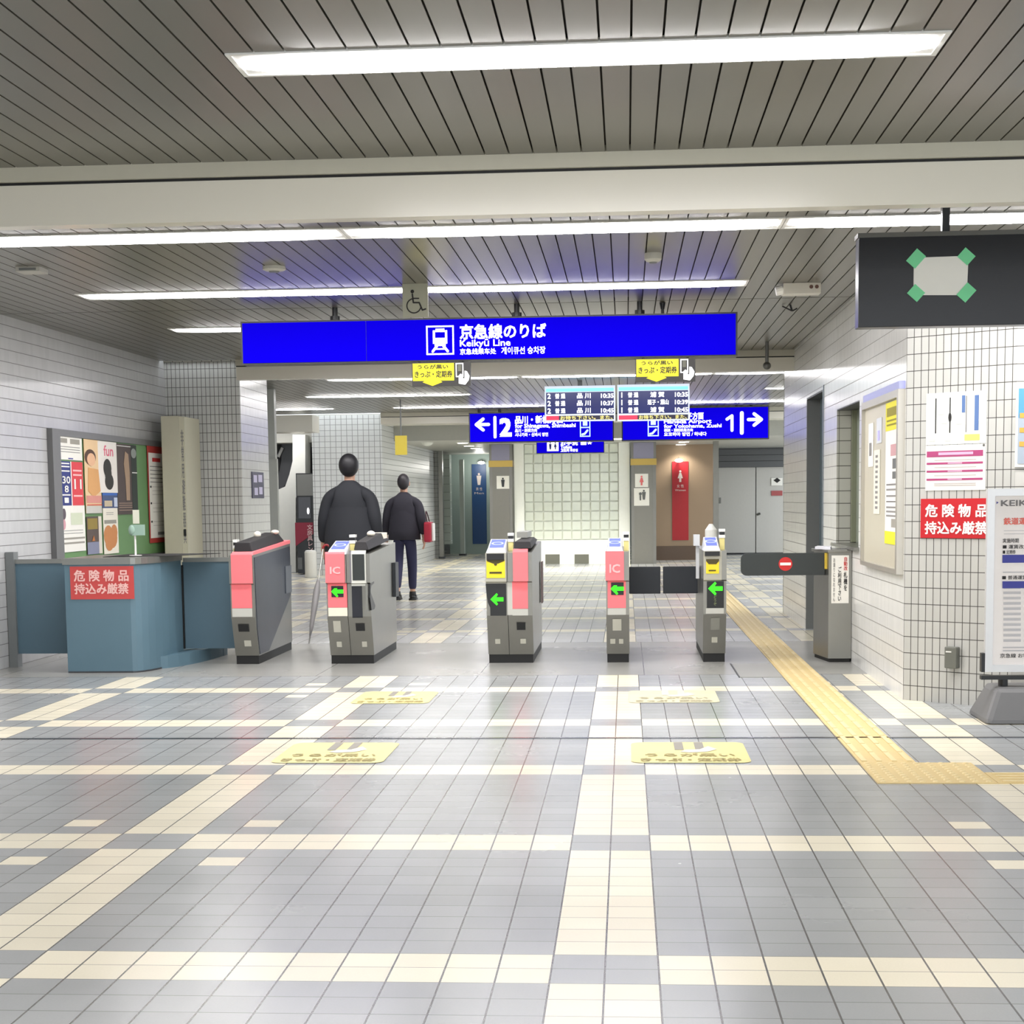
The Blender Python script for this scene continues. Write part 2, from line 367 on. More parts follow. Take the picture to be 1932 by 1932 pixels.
# right chamfer corner bead needs nothing more; far structure
TFAR = tile_wall('tile_far', 1, 0, .1, .1, c=(206, 208, 206), j=(140, 142, 140), wu=.1, wv=.08, rough=.35)
xa = at(590, 900, 29).x
wm = struct('wall_middle', MB().box(xa, at(722, 900, 29).x, 29, 37, 0, ZC), TFAR)
xb = at(831, 900, 37).x
struct('wall_back', MB().box(at(722, 900, 29).x - .3, xb, 37, 37.3, 0, 3.1), TFAR)
struct('wall_back_upper', MB().box(-9.5, 3.6, 45.5, 45.7, 0, 3.1), mat('far_wall', (150, 154, 150), .5))
SOF = mat('soffit', (176, 176, 168), .4)
struct('ceiling_lobby', MB().box(-9.5, 4, 30.6, 45.5, 2.45, 2.5).box(-9.5, 4, 30.5, 30.6, 2.45, 2.87).box(-9.5, 4, 29.2, 30.5, 2.86, 2.9), SOF)
# left passage
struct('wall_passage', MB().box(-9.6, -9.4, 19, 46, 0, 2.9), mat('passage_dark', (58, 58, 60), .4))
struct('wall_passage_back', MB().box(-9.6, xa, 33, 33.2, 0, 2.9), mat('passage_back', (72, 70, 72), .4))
hx0, hx1 = at(512, 800, 26).x, at(589, 800, 26).x
struct('trim_5', MB().box(hx0 - .6, hx1, 26, 26.6, at(545, 815, 26).z, at(545, 783, 26).z), BEAM)
struct('wall_passage_pier', MB().box(at(507, 900, 22).x - .5, at(523, 900, 22).x, 22, 22.08, 0, at(515, 866, 22).z).box(at(505, 900, 22).x - .5, at(518, 900, 22).x, 22.08, 22.2, 0, ZC), mat('grey_enamel', (152, 153, 146), .4))

# ================================================================== toilets at the far end
Pg = PY(33.0)
a0, b0, a1, b1 = Pg.box(988, 838, 1168, 1018)
fx0, fx1 = Pg.px(970, 900)[0], Pg.px(1188, 900)[0]
GLB = mat('glass_block', (222, 228, 214), .12, var=.05, scale=3, spec=.8)
FR = mat('white_frame_tile', (244, 246, 238), .3)
mb = MB(); mb.box(fx0, a0, 33, 34, 0, 2.45); mb.box(a1, fx1, 33, 34, 0, 2.45); mb.box(a0, a1, 33, 34, 0, b0); mb.box(a0, a1, 33, 34, b1, 2.45)
gw = struct('wall_glass_block', mb, FR)
nu, nv = 10, 10; mb = MB(); su, sv = (a1 - a0) / nu, (b1 - b0) / nv
for i in range(nu):
    for j in range(nv):
        mb.box(a0 + i * su + .014, a0 + (i + 1) * su - .014, 33.045, 33.1, b0 + j * sv + .014, b0 + (j + 1) * sv - .014)
struct('glass_blocks', mb, GLB, gw)
struct('block_grout', MB().box(a0, a1, 33.09, 33.2, b0, b1), mat('pale_grout', (244, 246, 236), .6), gw)
mb = MB()
for x0, x1 in ((1029, 1056), (1084, 1111)):
    q = Pg.box(x0, 1046, x1, 1064); mb.pbox(Pg, q[0], max(q[1], .01), q[2], q[3], .001, .012)
struct('floor_vents', mb, mat('vent_grey', (112, 112, 100), .5), gw)
for nm, x0, x1, lab in (('steel_column', 924, 967, 'stainless steel column beside the blue men banner'), ('steel_column', 1191, 1238, 'stainless steel column beside the red women banner')):
    c0, c1 = at(x0, 950, 32.9).x, at(x1, 950, 32.9).x
    t = thing(nm, ((c0 + c1) / 2, 33.1, 0), lab, 'column', None)
    MB().box(c0, c1, 32.9, 33.3, 0, 2.45).build('shaft', STEEL, t)
    MB().box(c0 + .06, c1 - .06, 32.885, 32.9, 0, 2.1).build('face_panel', mat('steel_panel', (136, 134, 126), .28, .7), t)
    MB().box(c0 - .01, c1 + .01, 32.87, 33.31, at(945, 881, 32.9).z, at(945, 869, 32.9).z).build('gold_band', mat('gold_band', (206, 176, 96), .3, .5), t)
    MB().box(c0 + .05, c1 - .05, 32.88, 32.9, 2.12, 2.44).build('upper_panel', mat('violet_grey_panel', (150, 148, 168), .3, .4), t)
P329 = PY(32.88)
def pict(name, px, lab, cat, col, skirt, ink):
    q = P329.box(*px); t = thing(name, P329.w(q[0], q[1], 0), lab, cat)
    MB().pbox(P329, *q, .006, .016).build('plate', PAPER, t)
    m2 = MB(); man(m2, P329, (q[0] + q[2]) / 2, q[1] + (q[3] - q[1]) * .14, (q[3] - q[1]) * .72, .02, skirt); m2.build('pictogram', ink, t)
    return t
pict('toilet_sign', (937, 898, 961, 922), 'white plate with dark man pictogram on steel column', 'sign', PAPER, False, DGREY)
pict('toilet_sign', (1198, 894, 1223, 919), 'white plate with pink woman pictogram on steel column', 'sign', PAPER, True, mat('pink_ink', (236, 120, 120), .6))
q = P329.box(1196, 921, 1225, 954); t = thing('notice_plate', P329.w(q[0], q[1], 0), 'white plate with grey figures below the pink woman pictogram', 'sign')
MB().pbox(P329, *q, .006, .016).build('plate', PAPER, t)
m2 = MB(); man(m2, P329, q[0] + .2, q[1] + .12, .2, .02); m2.disk(P329, q[0] + .13, q[1] + .24, .03, .02); m2.stroke(P329, ((q[0] + .13, q[1] + .2), (q[0] + .13, q[1] + .12)), .03, .02); m2.build('pictogram', GREY, t)
# women's entrance
Pw = PY(34.8)
w0, w1 = Pw.px(1237, 950)[0], Pw.px(1353, 950)[0]
we = struct('wall_women_entrance', MB().box(w0, w1, 34.8, 35, 0, 2.45), mat('brown_wall', (156, 134, 110), .35, var=.05, scale=2))
struct('baseboard_women', MB().box(w0, w1, 34.78, 34.8, 0, .3), mat('brown_base', (96, 78, 64), .3), we)
def banner(px, P, mcol, lab, skirt, parent_name='toilet_banner'):
    q = P.box(*px); t = thing(parent_name, P.w(q[0], q[1], 0), lab, 'banner')
    MB().pbox(P, *q, .004, .02).build('panel', mcol, t)
    hgt = q[3] - q[1]; m2 = MB(); man(m2, P, (q[0] + q[2]) / 2, q[3] - hgt * .26, hgt * .15, .024, skirt); m2.build('pictogram', mat('pale_ink', (226, 214, 206), .6), t)
    text(P, '女 性' if skirt else '男 性', q[0] + .1, q[3] - hgt * .33, q[2] - .1, q[3] - hgt * .29, MATS['pale_ink'], t, .024)
    text(P, 'Women' if skirt else 'Men', q[0] + .06, q[3] - hgt * .375, q[2] - .06, q[3] - hgt * .35, MATS['pale_ink'], t, .024)
banner((1268, 871, 1299, 1019), Pw, mat('red_banner', (172, 36, 44), .4), 'tall red banner with woman pictogram in the women entrance', True)
Pm = PY(40.0)
me_ = struct('wall_men_entrance', MB().box(Pm.px(848, 950)[0], Pm.px(930, 950)[0], 40, 40.2, 0, 2.45), mat('teal_wall', (152, 170, 164), .35, var=.04, scale=2))
banner((890, 876, 919, 1026), Pm, mat('blue_banner', (26, 72, 124), .4), 'tall navy blue banner with man pictogram in the men entrance', False)
pp = at(834, 950, 36.9)
t = thing('steel_post', (pp.x, 36.9, 0), 'thin steel post at the end of the grey tiled wall', 'post'); MB().box(pp.x - .06, pp.x + .03, 36.8, 36.98, 0, 2.45).build('shaft', STEEL, t); MB().box(pp.x - .08, pp.x + .05, 36.78, 37, 0, .05).build('foot', DGREY, t)
bx = at(843, 950, 38)
struct('wall_block_strip', MB().box(bx.x - .1, bx.x + .08, 38, 38.4, .3, 2.4), tile_wall('block_strip', 1, 0, .19, .19, ou=bx.x - .1, c=(184, 194, 186), j=(150, 158, 150), wv=.1))
pp = at(872, 950, 39)
t = thing('door_post', (pp.x, 39, 0), 'pale vertical post beside the blue men banner', 'post'); MB().box(pp.x - .05, pp.x + .05, 38.9, 39.1, 0, 2.3).build('shaft', mat('pale_post', (182, 192, 184), .4), t); MB().box(pp.x - .08, pp.x + .08, 38.87, 39.13, 0, .04).build('foot', DGREY, t)
pp = at(1351, 950, 33)
t = thing('steel_post', (pp.x, 33, 0), 'tall steel post between women entrance and grey double doors', 'post'); MB().box(pp.x - .06, pp.x + .05, 32.95, 33.1, 0, 2.45).build('shaft', STEEL, t); MB().box(pp.x + .06, pp.x + .1, 32.99, 33.08, 1.2, 1.32).build('switch_box', GREY, t)
# double doors on the right
Pd = PY(37.8)
dx0, dx1, dxm = Pd.px(1356, 950)[0], Pd.px(1500, 950)[0], Pd.px(1426, 950)[0]
zt = Pd.px(1400, 882)[1]
dd = struct('door_2', MB().box(dx0, dxm - .01, 37.78, 37.84, .04, zt).box(dxm + .01, dx1 + .4, 37.78, 37.84, .04, zt), mat('door_grey', (196, 194, 188), .4))
struct('door_handle', MB().tube(Pd.w(*Pd.px(1428, 971), .03), Pd.w(*Pd.px(1434, 969), .06), .025), STEEL_D, dd)
mb = MB()
for i in range(9): mb.box(dx0, dx1 + .5, 37.7, 37.79, zt + .005 + i * .14, zt + .005 + i * .14 + .132)
struct('wall_siding', mb, mat('dark_siding', (92, 94, 96), .4))
struct('wall_behind_doors', MB().box(dx0, 4.5, 37.85, 38, 0, 3.2), DGREY)
q = Pd.box(1455, 902, 1476, 916); t = thing('notice_plate', Pd.w(q[0], q[1], 0), 'small white notice with black diamond on grey double door', 'sign'); MB().pbox(Pd, *q, .03, .045).build('plate', PAPER, t)
m2 = MB(); cx_, cz_ = q[0] + .13, q[1] + .12; m2.fpoly(Pd, ((cx_ - .08, cz_), (cx_, cz_ - .06), (cx_ + .08, cz_), (cx_, cz_ + .06)), .05); m2.build('pictogram', INK, t)
q = Pd.box(1455, 926, 1476, 935); tag(MB().pbox(Pd, *q, .03, .04).build('red_plate', mat('dull_red', (170, 84, 84), .5), None), 'small dull red plate under the white diamond notice', 'sign')

# downlights
def downlight(px, py, z, lab, pw=110):
    p = atz(px, py, z); t = thing('downlight', (p.x, p.y, z), lab, 'ceiling light', None)
    MB().lathe((p.x, p.y, z - .012), ((.12, 0), (.13, .012), (.13, .02)), 18).build('rim', WHITE, t)
    MB().lathe((p.x, p.y, z - .016), ((.10, 0), (.10, .004)), 18).build('lens', mat('downlight_glow', (255, 250, 236), .4, emit=9.), t)
    ld = bpy.data.lights.new('downlight_beam', 'SPOT'); ld.energy = pw; ld.spot_size = 2.3; ld.spot_blend = .6; ld.shadow_soft_size = .1; ld.color = (1, .97, .9)
    lo = bpy.data.objects.new('downlight_beam', ld); link(lo, t); lo.location = Vector((0, 0, -.03))
for a in ((873, 835, 2.45, 'nearest round downlight of the row before the men entrance', 130), (885, 840.5, 2.45, 'middle round downlight of the row before the men entrance', 130), (897, 845, 2.45, 'farthest round downlight of the row before the men entrance', 130),
          (1010, 829, 2.45, 'added round downlight, unseen behind the platform two sign, left', 210), (1085, 828, 2.45, 'added round downlight, unseen behind the platform two sign, right', 210), (1165, 827, 2.45, 'added round downlight, unseen between the two platform signs', 210),  # three unseen downlights added to brighten the glass block wall
          (1290, 833, 2.45, 'upper of two round downlights over the women entrance', 70), (1284.5, 838, 2.45, 'lower of two round downlights over the women entrance', 60)): downlight(*a)
for px, py, P, lab in ((1281, 869, PY(34.6), 'small spotlight glowing above the red women banner'), (908, 873, PY(39.8), 'small spotlight glowing above the blue men banner')):
    q = P.w(*P.px(px, py)); t = thing('spotlight', q, lab, 'lamp')
    MB().ball(q, .09, .06, .04).build('lens', mat('spot_glow', (255, 250, 240), .4, emit=2.5), t); MB().tube(q + Vector((0, .02, .03)), q + Vector((0, .2, .06)), .02).build('bracket', STEEL, t)
    if 'men entrance' in lab or 'blue' in lab:
        ld = bpy.data.lights.new('spot_beam', 'POINT'); ld.energy = 14 if 'blue' in lab else 6; ld.shadow_soft_size = .08; ld.color = (1, .97, .9)
        lo = bpy.data.objects.new('spot_beam', ld); link(lo, t); lo.location = Vector((0, -.5, -.1))
q = at(806, 826, 31.5); t = thing('dome_camera', q, 'pale dome under the ceiling above the far grey wall', 'camera')
MB().ball(q, .16, .16, .16).build('dome', mat('dome_glass', (206, 208, 200), .2), t); MB().lathe(q + Vector((0, 0, .1)), ((.17, 0), (.17, .06), (.1, .2))).build('mount', WHITE, t)

# ================================================================== left passage contents
Pp = PY(29.4)
q = Pp.box(558, 893, 592, 1081)
t = thing('vending_machine', Pp.w((q[0] + q[2]) / 2, 0, 0) + Vector((0, .3, 0)), 'tall dark machine with red front in the passage beside the tiled wall', 'vending machine')
MB().box(q[0], q[2] + .05, 29.4, 30.2, 0.02, q[3]).build('body', BLACK, t)
u = Pp.box(560, 895, 591, 935); MB().pbox(Pp, *u, .002, .02).build('top_panel', mat('machine_grey', (128, 128, 124), .4), t)
u = Pp.box(563, 938, 587, 978); MB().pbox(Pp, *u, .002, .02).build('display_window', mat('machine_window', (26, 24, 32), .15), t)
u = Pp.box(557, 986, 592, 1030); MB().pprism(Pp, ((u[0], u[1]), (u[2], u[1] + .22), (u[2], u[3]), (u[0], u[3])), .002, .02).build('red_panel', mat('deep_red', (142, 22, 50), .4), t)
u = Pp.box(580, 990, 591, 1040); vtext(Pp, '文房具レン', (u[0] + u[2]) / 2, u[3], u[1], .1, mat('pinkish_ink', (224, 190, 190), .6), t, .024)
u = Pp.box(562, 1052, 571, 1074); MB().pbox(Pp, *u, .002, .015).build('coin_panel', GREY, t)
MB().ball(Pp.w(*Pp.px(582, 964), .03), .022, .02, .06).build('lamp', mat('lamp_glow', (255, 255, 255), .4, emit=2.), t)
c0 = atz(587, 1090, 0)
t = thing('litter_bin', (c0.x, c0.y, 0), 'white cylindrical bin in front of the dark vending machine', 'bin')
MB().lathe((c0.x, c0.y, 0), ((.10, 0), (.105, .02), (.105, .44), (.1, .46)), 20).build('body', mat('bin_white', (216, 214, 204), .4), t, True)
MB().lathe((c0.x, c0.y, .46), ((.1, 0), (.085, .02), (.05, .025)), 20).build('lid', WHITE, t, True)
# sculpted white side of the stair / escalator
Pe = PY(30.2)
pts = [(552, 820), (576, 820), (576, 900), (558, 940), (558, 1080), (520, 1080), (523, 1000), (522, 925), (538, 918), (546, 895), (552, 870)]
t = thing('escalator', Pe.w(*Pe.px(540, 1090), 0) * 1.0, 'white curved escalator cladding with dark balustrade in the left passage', 'escalator')
MB().pprism(Pe, [Pe.px(x, y) for x, y in pts][::-1], -.5, .0).build('cladding', mat('escalator_white', (222, 222, 214), .35), t)
Pe2 = PY(31.2)
MB().pprism(Pe2, [Pe2.px(x, y) for x, y in ((519, 822), (553, 822), (553, 880), (545, 905), (530, 925), (520, 925))][::-1], -.3, 0).build('balustrade', mat('balustrade', (64, 64, 66), .25), t)
MB().tube(Pe2.w(*Pe2.px(526, 862), .05), Pe2.w(*Pe2.px(534, 845), .05), .03).build('handrail', mat('rail_white', (240, 240, 240), .3), t)
MB().pprism(Pe2, [Pe2.px(x, y) for x, y in ((519, 822), (532, 822), (530, 870), (522, 910), (519, 910))][::-1], .01, .04).build('gap_shadow_sheet', BLACK_M, t)  # black sheet stands in for the shadow in the gap

# ================================================================== ceiling lights
def strip(x0, x1, y, lab, group='fluorescent ceiling strips', wd=.22, drop=.008):
    t = thing('ceiling_light', ((x0 + x1) / 2, y, ZC), lab, 'ceiling light', group)
    h = wd / 2; z = ZC - .006
    mb = MB(); mb.box(x0 + .0005, x1 - .0005, y - h - .018, y - h, z, ZC + .014).box(x0 + .0005, x1 - .0005, y + h, y + h + .018, z, ZC + .014).box(x0 - .018, x0, y - h - .018, y + h + .018, z, ZC + .014).box(x1, x1 + .018, y - h - .018, y + h + .018, z, ZC + .014)
    mb.build('frame', WHITE, t)
    MB().box(x0, x1, y - h, y + h, ZC - .001, ZC + .012).build('reflector', mat('reflector', (250, 250, 248), .3), t)
    mb = MB(); R = []
    for x, f_ in ((x0 + .01, .25), (x0 + .09, .6), (x0 + .24, 1.), (x1 - .24, 1.), (x1 - .09, .6), (x1 - .01, .25)):
        R.append([mb.b.verts.new((x, y + q * h * f_, z - .002 - drop * d_ * f_)) for q, d_ in ((-1, 0), (-.8, .6), (-.4, 1), (.4, 1), (.8, .6), (1, 0))])
    for A, B in zip(R, R[1:]):
        for i in range(5): mb.b.faces.new((A[i], A[i + 1], B[i + 1], B[i]))
    mb.b.faces.new(R[0][::-1]); mb.b.faces.new(R[-1])
    mb.build('tube', LIGHTM, t)
strip(-1.36, 1.08, 5.83, 'fluorescent strip nearest the viewer, in front of the beam', wd=.26, drop=.012)
for x0, x1, lab in ((-4.07, -1.64, 'fluorescent strip behind the beam, leftmost of its row'), (-1.6, .88, 'fluorescent strip behind the beam, middle of its row'), (.92, 3.36, 'fluorescent strip behind the beam, above the dark hanging board')): strip(x0, x1, 9.46, lab, wd=.33, drop=.006)
strip(-4.03, -1.6, 12.02, 'fluorescent strip just before the long blue sign, on its left half', wd=.3, drop=.006)
strip(-1.56, .87, 12.02, 'fluorescent strip just before the long blue sign, on its right half', wd=.3, drop=.006)
strip(-4.03, -1.58, 14.45, 'fluorescent strip behind the left end of the long blue sign', wd=.3, drop=.006)
strip(-1.54, .9, 14.45, 'fluorescent strip behind the middle of the long blue sign', wd=.3, drop=.006)
for x0, x1, lab in ((-3.78, -1.36, 'first fluorescent strip beyond the second beam, left of its row'), (-1.3, 1.08, 'fluorescent strip behind the yellow ticket signs, middle of its row'), (1.12, 1.98, 'short fluorescent strip beyond the second beam at the right wall')): strip(x0, x1, 20.62, lab, 'far ceiling strips')
strip(-4.69, -2.27, 23.8, 'far fluorescent strip left of the departure boards', 'far ceiling strips')
strip(2.0, 2.9, 23.6, 'far fluorescent strip end showing above the platform one arrow', 'far ceiling strips')
strip(-6.6, -4.84, 26.85, 'farthest fluorescent strip above the escalator passage', 'far ceiling strips')
strip(-3.84, -1.23, 26.9, 'farthest fluorescent strip above the platform two sign', 'far ceiling strips')
strip(-7.7, -5.9, 29.7, 'added fluorescent strip lighting the white escalator cladding, unseen behind the header', 'far ceiling strips')  # unseen strip added to light the escalator passage
strip(.2, 2.9, 26.7, 'farthest fluorescent strip above the platform one sign', 'far ceiling strips')
for i, (x0, x1) in enumerate(((-4.6, -2.1), (-1.36, 1.08), (1.9, 4.4))): strip(x0, x1, 2.1, 'fluorescent strip overhead behind the viewer', 'strips overhead out of frame'); strip(x0, x1, -1.5, 'fluorescent strip overhead behind the viewer', 'strips overhead out of frame')

# ================================================================== ceiling fittings
def det(px, py, wx, dy, hz, lab, name, cat, round_=True):
    p = atz(px, py, ZC); t = thing(name, (p.x, p.y, ZC), lab, cat)
    if round_:
        MB().lathe((p.x, p.y, ZC - hz), ((wx * .7, 0), (wx, hz * .3), (wx, hz)), 24).build('body', mat('detector_grey', (176, 174, 164), .5), t)
        MB().lathe((p.x, p.y, ZC - hz - .008), ((wx * .4, 0), (wx * .5, .01)), 20).build('grille', GREY, t)
    else:
        MB().box(p.x - wx, p.x + wx, p.y - dy, p.y + dy, ZC - hz, ZC).build('body', MATS.get('detector_grey') or mat('detector_grey', (176, 174, 164), .5), t)
        MB().box(p.x - wx * .7, p.x + wx * .7, p.y - dy - .004, p.y - dy, ZC - hz * .8, ZC - hz * .3).build('lens', GREY, t)
det(517, 503, .075, 0, .03, 'small round smoke detector on the slatted ceiling, left of centre', 'smoke_detector', 'smoke detector')
det(1232, 478, .055, 0, .055, 'round grey ceiling speaker above the blue sign, right of centre', 'ceiling_speaker', 'speaker')
det(60, 506, .08, .08, .03, 'small pale box on the slatted ceiling near the left wall', 'ceiling_sensor', 'sensor', False)
p = atz(1508, 535, ZC); t = thing('security_camera', (p.x, p.y, ZC), 'white box camera under the ceiling left of the dark hanging board', 'camera')
c0 = at(1508, 546, p.y)
MB().box(c0.x - .12, c0.x + .15, p.y - .06, p.y + .1, c0.z - .035, c0.z + .04).build('housing', mat('camera_white', (212, 208, 196), .4), t)
MB().tube((c0.x - .17, p.y, c0.z - .01), (c0.x - .12, p.y, c0.z), .035).build('lens', WHITE, t)
MB().tube((c0.x, p.y, c0.z + .03), (c0.x, p.y, ZC), .015).build('bracket', WHITE, t)
MB().disk(PY(p.y - .062), c0.x + .08, c0.z + .01, .014, 0).disk(PY(p.y - .062), c0.x + .12, c0.z + .01, .014, 0).build('indicator', mat('brown_ink', (110, 80, 70), .5), t)
p = atz(1490, 575, ZC); t = thing('ceiling_hook', (p.x, p.y, ZC), 'dark cable hook on the ceiling seam below the white camera', 'hook'); MB().tube((p.x, p.y, ZC + .01), (p.x + .02, p.y, ZC - .05), .008).tube((p.x + .02, p.y, ZC - .05), (p.x + .06, p.y, ZC - .03), .006).tube((p.x + .02, p.y, ZC - .05), (p.x - .06, p.y, ZC - .01), .006).build('hook', BLACK, t)
p = at(1250, 578, 13.15); t = thing('ceiling_hook', (p.x, 13.15, ZC), 'small dark ceiling bracket right of the third sign hanger', 'hook'); MB().tube((p.x, 13.15, ZC), (p.x, 13.15, ZC - .05), .025, .015).tube((p.x, 13.15, ZC - .05), (p.x, 13.15, ZC - .09), .012).build('hook', BLACK, t)
p = atz(1490, 646, ZC); t = thing('pipe_bracket', (at(1447, 668, 16.6).x, 16.6, ZC), 'thin dark hanger rod right of the long blue sign', 'hook'); c0 = at(1447, 690, 16.6); MB().tube((c0.x, 16.6, c0.z), (c0.x, 16.6, ZC), .018).build('rod', STEEL_D, t); MB().ball(c0, .04, .04, .04).build('end_cap', STEEL_D, t)

# ================================================================== long blue sign
Ps = PY(12.95)
sa0, sb0 = Ps.px(459, 685); sa1, sb1 = Ps.px(1388, 592)
sb0, sb1 = 2.437, 2.752
t = thing('hanging_sign', ((sa0 + sa1) / 2, 13.05, sb0), 'long blue backlit sign with train symbol hanging over the ticket gates', 'sign')
MB().box(sa0 - .015, sa1 + .015, 12.955, 13.17, sb0 - .01, sb1 + .014).build('housing', mat('sign_housing', (36, 34, 40), .4), t)
sp = Ps.px(691, 650)[0]
MB().pbox(Ps, sa0, sb0, sp - .002, sb1, -.004, .004).pbox(Ps, sp + .002, sb0, sa1, sb1, -.004, .004).build('face', BSIGN, t)
for px in (632, 975, 1207):
    x = at(px, 590, 13.03).x
    MB().tube((x, 13.03, sb1 + .02), (x, 13.03, ZC + .01), .022).tube((x, 13.03, sb1 + .02), (x, 13.03, sb1 + .05), .04).build('hanger', BLACK, t)
q = Ps.box(804, 615, 857, 669)
mb = MB(); wd = .012
mb.frame(Ps, q[0], q[1], q[2], q[3], wd, .006)
cxx, w_, h_ = (q[0] + q[2]) / 2, q[2] - q[0], q[3] - q[1]
def qq(u, v): return cxx + u * w_, q[1] + v * h_
def rq(u0, v0, u1, v1): a, b = qq(u0, v0); c, d_ = qq(u1, v1); mb.frect(Ps, a, b, c, d_, .006)
rq(-.26, .38, -.18, .84); rq(.18, .38, .26, .84); rq(-.18, .78, .18, .84); rq(-.18, .38, .18, .58)
rq(-.16, .84, .16, .9); rq(-.2, .3, .2, .38)
mb.stroke(Ps, (qq(-.12, .3), qq(-.27, .12)), .02, .0062); mb.stroke(Ps, (qq(.12, .3), qq(.27, .12)), .02, .0062); mb.stroke(Ps, (qq(-.2, .2), qq(.2, .2)), .012, .0062)
mb.build('pictogram', WSIGN, t)
text(Ps, '京急線のりば', *Ps.box(868, 613, 1030, 637), WSIGN, t, .006, bold=.03)
text(Ps, 'Keikyū Line', *Ps.box(868, 641, 963, 656), WSIGN, t, .006, bold=.02)
text(Ps, '京急线乘车处', *Ps.box(868, 658, 936, 668), WSIGN, t, .006, bold=.02)
text(Ps, '게이큐선 승차장', *Ps.box(946, 655, 1029, 667), WSIGN, t, .006, bold=.02)
# wheelchair plate
Pq = PY(11.7); q = Pq.box(759, 539, 808, 598)
t = thing('wheelchair_sign', (Pq.px(783, 560)[0], 11.7, q[1]), 'grey square plate with black wheelchair symbol hanging from the ceiling', 'sign')
MB().pbox(Pq, q[0], q[1], q[2], ZC + .005, -.012, 0).build('plate', mat('plate_grey', (158, 158, 140), .5), t)
mb = MB(); a, b = Pq.px(781, 577); u = .0038
mb.ring(Pq, a, b, .046, .055, .003, t0=math.radians(100), t1=math.radians(345))
mb.disk(Pq, *Pq.px(778, 550), .013, .003)
mb.stroke(Pq, (Pq.px(778, 555), Pq.px(780, 571), Pq.px(791, 571), Pq.px(797, 585), Pq.px(803, 583)), .011, .003)
mb.stroke(Pq, (Pq.px(779, 563), Pq.px(790, 563)), .009, .003)
mb.build('pictogram', INK, t)

# yellow ticket signs under the blue sign
def ticket_sign(x0, y0, x1, y1, lab):
    P = PY(12.97); q = P.box(x0, y0, x1, y1); q = (q[0], q[1], q[2], min(q[3], sb0 - .018)); t = thing('ticket_sign', ((q[0] + q[2]) / 2, 13.05, q[1]), lab, 'sign', 'yellow ticket signs under the blue sign')
    W = q[2] - q[0]; Hh = q[3] - q[1]
    MB().pbox(P, *q, -.05, 0).build('panel', mat('sign_black', (40, 38, 36), .5), t)
    MB().box(q[0] + .05, q[0] + .07, 12.98, 13.0, q[3], sb0 - .011).box(q[2] - .07, q[2] - .05, 12.98, 13.0, q[3], sb0 - .011).build('hanger', BLACK, t)
    f_ = lambda u, v: (q[0] + u * W, q[1] + v * Hh)
    mb = MB(); ys = mat('yellow_backlit', (250, 236, 20), .4, emit=.95)
    mb.frect(P, *f_(.015, .22), *f_(.72, .96), .003); mb.fpoly(P, (f_(.22, .22), f_(.18, .16), f_(.35, .0), f_(.52, .16), f_(.48, .22)), .003)
    mb.build('face', ys, t)
    text(P, 'うらが黒い', *f_(.1, .72), *f_(.62, .9), INK, t, .006, bold=.03)
    text(P, 'きっぷ・定期券', *f_(.05, .36), *f_(.69, .64), INK, t, .006, bold=.03)
    mb = MB(); mb.frame(P, *f_(.75, .36), *f_(.88, .95), .008, .004)
    mb.fpoly(P, (f_(.80, .08), f_(.80, .42), f_(.83, .5), f_(.87, .45), f_(.87, .3), f_(.9, .3), f_(.9, .62), f_(.94, .6), f_(.985, .4), f_(.97, .22), f_(.91, .03)), .006)
    mb.build('hand_symbol', WSIGN, t)
    MB().frect(P, *f_(.785, .6), *f_(.845, .88), .005).build('ticket_symbol', mat('ticket_grey', (96, 96, 84), .6), t)
ticket_sign(777, 683, 888, 727, 'yellow and black ticket sign under the left half of the blue sign')
ticket_sign(1199, 675, 1312, 719, 'yellow and black ticket sign under the right half of the blue sign')

# departure boards
Pb = PY(21.5)
def board(x0, y0, x1, y1, rows, hl, lab):
    q = Pb.box(x0, y0, x1, y1); t = thing('departure_board', ((q[0] + q[2]) / 2, 21.6, q[1]), lab, 'display', 'departure boards')
    W = q[2] - q[0]; Hh = q[3] - q[1]; f_ = lambda u, v: (q[0] + u * W, q[1] + v * Hh)
    MB().pbox(Pb, q[0], q[1], q[2], q[3], -.14, 0).build('housing', mat('board_frame', (214, 224, 240), .4, emit=.8), t)
    xm = (q[0] + q[2]) / 2; MB().box(xm - .03, xm + .03, 21.55, 21.6, q[3], ZC + .01).build('hanger', GREY, t)
    MB().frect(Pb, *f_(.02, .2), *f_(.98, .82), .003).build('screen', mat('navy_screen', (24, 32, 92), .3, emit=.9), t)
    MB().frect(Pb, *f_(.02, .84), *f_(.98, .93), .003).build('header', mat('cyan_header', (120, 236, 250), .3, emit=1.), t)
    for i, (n, kind, dest, tm) in enumerate(rows):
        v0 = .645 - i * .21; v1 = v0 + .14
        text(Pb, n, *f_(.04, v0), *f_(.085, v1), WSIGN, t, .006, bold=.03, keep=True)
        text(Pb, kind, *f_(.15, v0), *f_(.29, v1), WSIGN, t, .006, bold=.03)
        text(Pb, dest, *f_(.46 if len(dest) < 5 else .42, v0), *f_(.65 if len(dest) < 5 else .71, v1), WSIGN, t, .006, bold=.03)
        text(Pb, tm, *f_(.8, v0), *f_(.975, v1 - .02), WSIGN, t, .006, bold=.03)
    MB().frect(Pb, *f_(.02, .03), *f_(hl, .15), .003).build('red_ticker', mat('red_ticker', (226, 52, 84), .4, emit=.9), t)
    MB().frect(Pb, *f_(hl, .03), *f_(.98, .15), .003).build('ticker', mat('dark_ticker', (40, 36, 60), .4, emit=.6), t)
    text(Pb, 'お待ち下さい。また、', *f_(hl + .02, .035), *f_(.96, .145), mat('yellow_ticker', (240, 224, 130), .4, emit=1.), t, .006, bold=.02)
